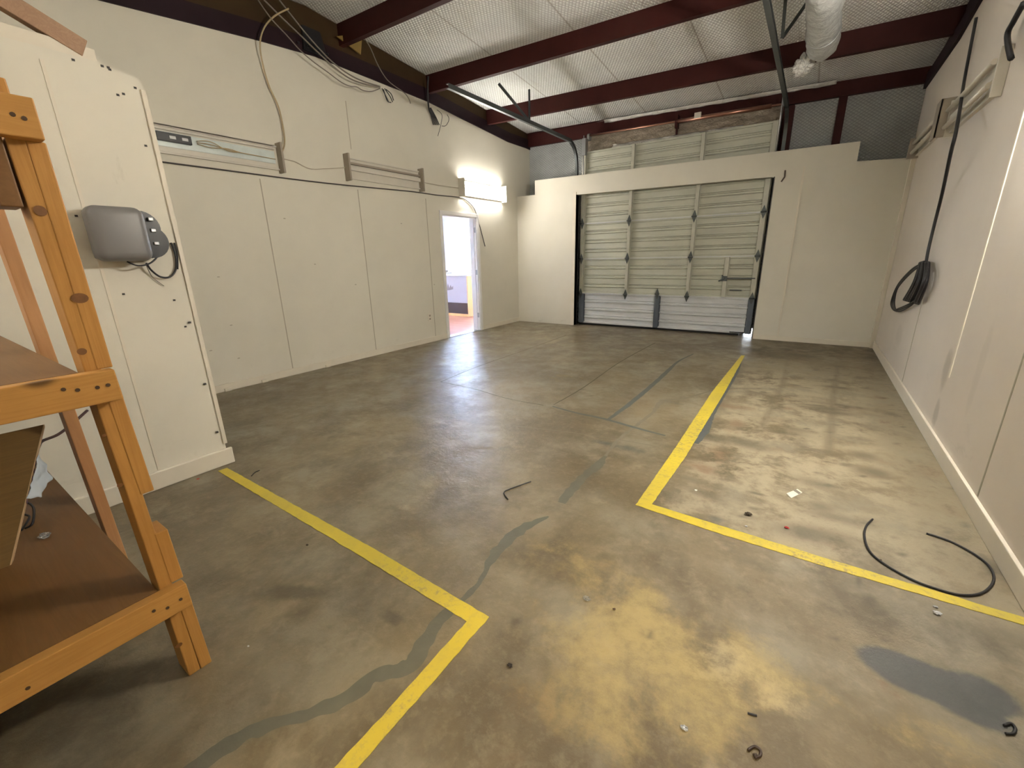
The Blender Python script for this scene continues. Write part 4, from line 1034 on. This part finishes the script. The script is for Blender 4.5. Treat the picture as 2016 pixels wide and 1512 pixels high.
bm = NB(); ribbon(bm, P((330, 1560), (400, 1500), (470, 1455), (520, 1430), (590, 1410), (650, 1392), (700, 1362), (740, 1330), (805, 1312), (835, 1265), (865, 1222), (905, 1186), (945, 1145), (965, 1105), (1000, 1062), (1040, 1035), (1080, 1017)),
    [.06, .055, .05, .045, .04, .045, .055, .05, .055, .07, .06, .05, .03, .02, .05, .065, .055, .01], .0012, .6)
o = obj('crack_sealant', bm, 'sealant'); tag(o, 'wide gray-green crack sealant winding across the near floor', 'crack sealant')
bm = NB(); ribbon(bm, P((1104, 990), (1125, 965), (1150, 938), (1175, 918), (1192, 898)), [.05, .06, .06, .07, .02], .0012, .5)
o = obj('crack_sealant', bm, 'sealant'); tag(o, 'short gray crack sealant strip left of the right yellow corner', 'crack sealant')
bm = NB(); ribbon(bm, P((1192, 898), (1215, 868), (1250, 840), (1285, 812), (1305, 790), (1345, 785), (1400, 770), (1445, 762)), [.02, .025, .03, .03, .06, .03, .02, .01], .0012, .7)
M['sealant_faint'] = plain('faint_crack_sealant', (.185, .165, .12, 1), .5, var=.25, nscale=9)
o = obj('crack_sealant', bm, 'sealant_faint'); tag(o, 'faint far crack sealant passing under the yellow line', 'crack sealant')
bm = NB(); ribbon(bm, P((1198, 826), (1240, 795), (1280, 762), (1310, 735), (1335, 712), (1365, 697)), [.03, .05, .05, .05, .03, .02], .0013, .3)
o = obj('joint_sealant', bm, 'sealant_blue'); tag(o, 'blue-gray sealed joint running away across the middle of the floor', 'joint sealant')
bm = NB(); ribbon(bm, P((1088, 800), (1130, 812), (1190, 825), (1250, 842), (1310, 858)), [.02, .03, .035, .035, .02], .0013, .3)
o = obj('joint_sealant', bm, 'sealant_blue'); tag(o, 'blue-gray sealed joint running crosswise to the yellow line', 'joint sealant')
bm = NB(); ribbon(bm, P((1368, 873), (1385, 850), (1395, 825), (1412, 800), (1450, 735), (1458, 715)), [.05, .07, .07, .03, .03, .01], .0013, .3)
o = obj('joint_sealant', bm, 'sealant_blue'); tag(o, 'blue-gray sealed joint hugging the right side of the yellow line', 'joint sealant')
jts = [((868, 752), (930, 765), (1000, 785), (1070, 798)), ((868, 752), (940, 722), (1040, 687), (1115, 660)), ((1090, 797), (1150, 762), (1222, 712), (1290, 675)), ((1120, 658), (1300, 672), (1450, 688)),
       ((1010, 700), (1180, 722), (1300, 742), (1420, 765)), ((1010, 838), (1150, 855), (1300, 880))]
for k, j in enumerate(jts):
    bm = NB(); ribbon(bm, P(*j), [.012] * 3, .0009, .5); o = obj('trim_joint', bm, 'joint' if k < 4 else 'sealant_faint'); o.name = 'trim_%d' % (20 + k); o['kind'] = 'structure'

# ------------------------------------------------------------------ small things on the floor
bm = NB(); tube(bm, P((1718, 1021)) and [fl(1718, 1022, .006), fl(1706, 1035, .006), fl(1702, 1055, .006), (fl(1712, 1085, .006)), fl(1745, 1113, .006), fl(1800, 1143, .006), fl(1850, 1161, .006), fl(1890, 1171, .006), fl(1925, 1170, .006), fl(1948, 1157, .006), fl(1957, 1138, .006), fl(1948, 1115, .006), fl(1920, 1092, .006), fl(1880, 1070, .006), fl(1850, 1058, .006), fl(1824, 1050, .006)], .0048, 8)
o = obj('loose_hose', bm, 'blackc', smooth=True); tag(o, 'black looped cable lying on the floor by the right wall', 'cable')
bm = NB(); tube(bm, [fl(1000, 983, .004), fl(992, 970, .004), fl(1003, 963, .004), fl(1022, 956, .004), fl(1045, 948, .004)], .0035, 6)
o = obj('bent_wire', bm, 'blackc', smooth=True); tag(o, 'bent dark wire scrap in the middle of the floor', 'wire')
bm = NB(); tube(bm, [fl(495, 937, .003), fl(502, 930, .003), fl(511, 926, .003)], .003, 6); o = obj('bent_wire', bm, 'blackc', smooth=True); tag(o, 'tiny dark wire scrap beside the left yellow line', 'wire')
root = thing('switch_plate', 'white rectangular plastic piece lying on the floor at right', 'plastic piece', fl(1563, 972))
c = [fl(1548, 971, .006), fl(1570, 962, .006), fl(1580, 969, .006), fl(1558, 980, .006)]
bm = NB(); prism(bm, c, (0, 0, -.0055)); part('plate', bm, plain('off_white_plastic', (.70, .66, .56, 1), .45), root, .002)
bm = NB(); q = [p + Vector((0, 0, .0012)) for p in (c[1].lerp(c[0], .15), c[1].lerp(c[0], .4), c[2].lerp(c[3], .35), c[2].lerp(c[3], .15))]; prism(bm, q, (0, 0, -.001)); part('slot', bm, 'grayc', root)
scrap(1549, 1040, 0, .010, plain('red_plastic', (.35, .012, .01, 1), .4), 'bottle_top', 'small red plastic cap on the floor at right', 'cap', 2)
scrap(1473, 1014, 0, .016, plain('brown_crumb', (.05, .035, .02, 1), .8), 'dirt_clump', 'dark dirt clump above the right yellow line', 'debris', 3)
scrap(1370, 966, 0, .007, plain('white_crumb', (.8, .8, .76, 1), .5), 'white_chip', 'small white chip inside the right yellow corner', 'chip', 4)
scrap(1469, 1037, 0, .006, 'office', 'white_chip', 'tiny white chip beside the red cap', 'chip', 5)
scrap(1842, 1196, 0, .007, 'office', 'plastic_shard', 'upper of two clear white shards below the right yellow line', 'shard', 6)
scrap(1846, 1209, 0, .012, 'office', 'plastic_shard', 'lower, longer of two clear white shards below the right yellow line', 'shard', 7)
scrap(1155, 1181, 0, .014, 'clear', 'plastic_scrap', 'clear plastic scrap on the near floor right of the yellow corner', 'scrap', 8)
scrap(1209, 1200, 0, .006, plain('brown_crumb2', (.07, .04, .02, 1), .8), 'dirt_clump', 'small brown crumb right of the clear scrap', 'debris', 9)
scrap(1347, 1435, 0, .010, 'steel', 'metal_nut', 'small shiny metal nut near the bottom of the floor', 'nut', 10)
scrap(1733, 1103, 0, .005, plain('rust_crumb', (.06, .02, .01, 1), .8), 'dirt_clump', 'tiny dark crumb inside the looped black cable', 'debris', 11)
scrap(1004, 1312, 0, .009, plain('dark_crumb', (.02, .014, .01, 1), .8), 'dirt_clump', 'black crumb right of the near yellow line', 'debris', 12)
bm = NB(); tube(bm, [fl(1473, 1477, .004), fl(1485, 1470, .004), fl(1496, 1476, .004), fl(1497, 1487, .004), fl(1487, 1492, .004)], .004, 6); tube(bm, [fl(1484, 1488, .004), fl(1490, 1488, .004)], .006, 6, False)
o = obj('wire_clip', bm, plain('dark_brown_clip', (.035, .018, .01, 1), .5), smooth=True); tag(o, 'dark brown curved clip at the bottom edge of the photo', 'clip')
bm = NB(); tube(bm, [fl(1977, 1428, .004), fl(1990, 1424, .004), fl(1999, 1434, .004), fl(1994, 1444, .004), fl(1980, 1444, .004)], .004, 6)
o = obj('wire_clip', bm, 'blackc', smooth=True); tag(o, 'black curved clip beside the large dark patch at bottom right', 'clip')
bm = NB(); tube(bm, [fl(1472, 1404, .003), fl(1482, 1407, .003), fl(1490, 1409, .003)], .0035, 6); o = obj('bent_wire', bm, 'blackc', smooth=True); tag(o, 'short dark twig like scrap above the brown clip', 'wire')
scrap(489, 1273, 0, .004, 'office', 'white_chip', 'tiny white chip right of the rack foot', 'chip', 13)
scrap(605, 1074, 0, .007, plain('dark_crumb3', (.05, .035, .02, 1), .8), 'dirt_clump', 'dark crumb left of the left yellow line', 'debris', 14)
scrap(390, 943, 0, .012, plain('red_paint_fleck', (.45, .06, .03, 1), .6), 'red_fleck', 'red paint fleck by the partition baseboard', 'fleck', 15, .05)

# ------------------------------------------------------------------ room behind the camera
bm = NB(); box(bm, (-.15, YR - .1, 0), (W + .12, YR, 4.2)); struct('wall_rear', bm, 'wall')
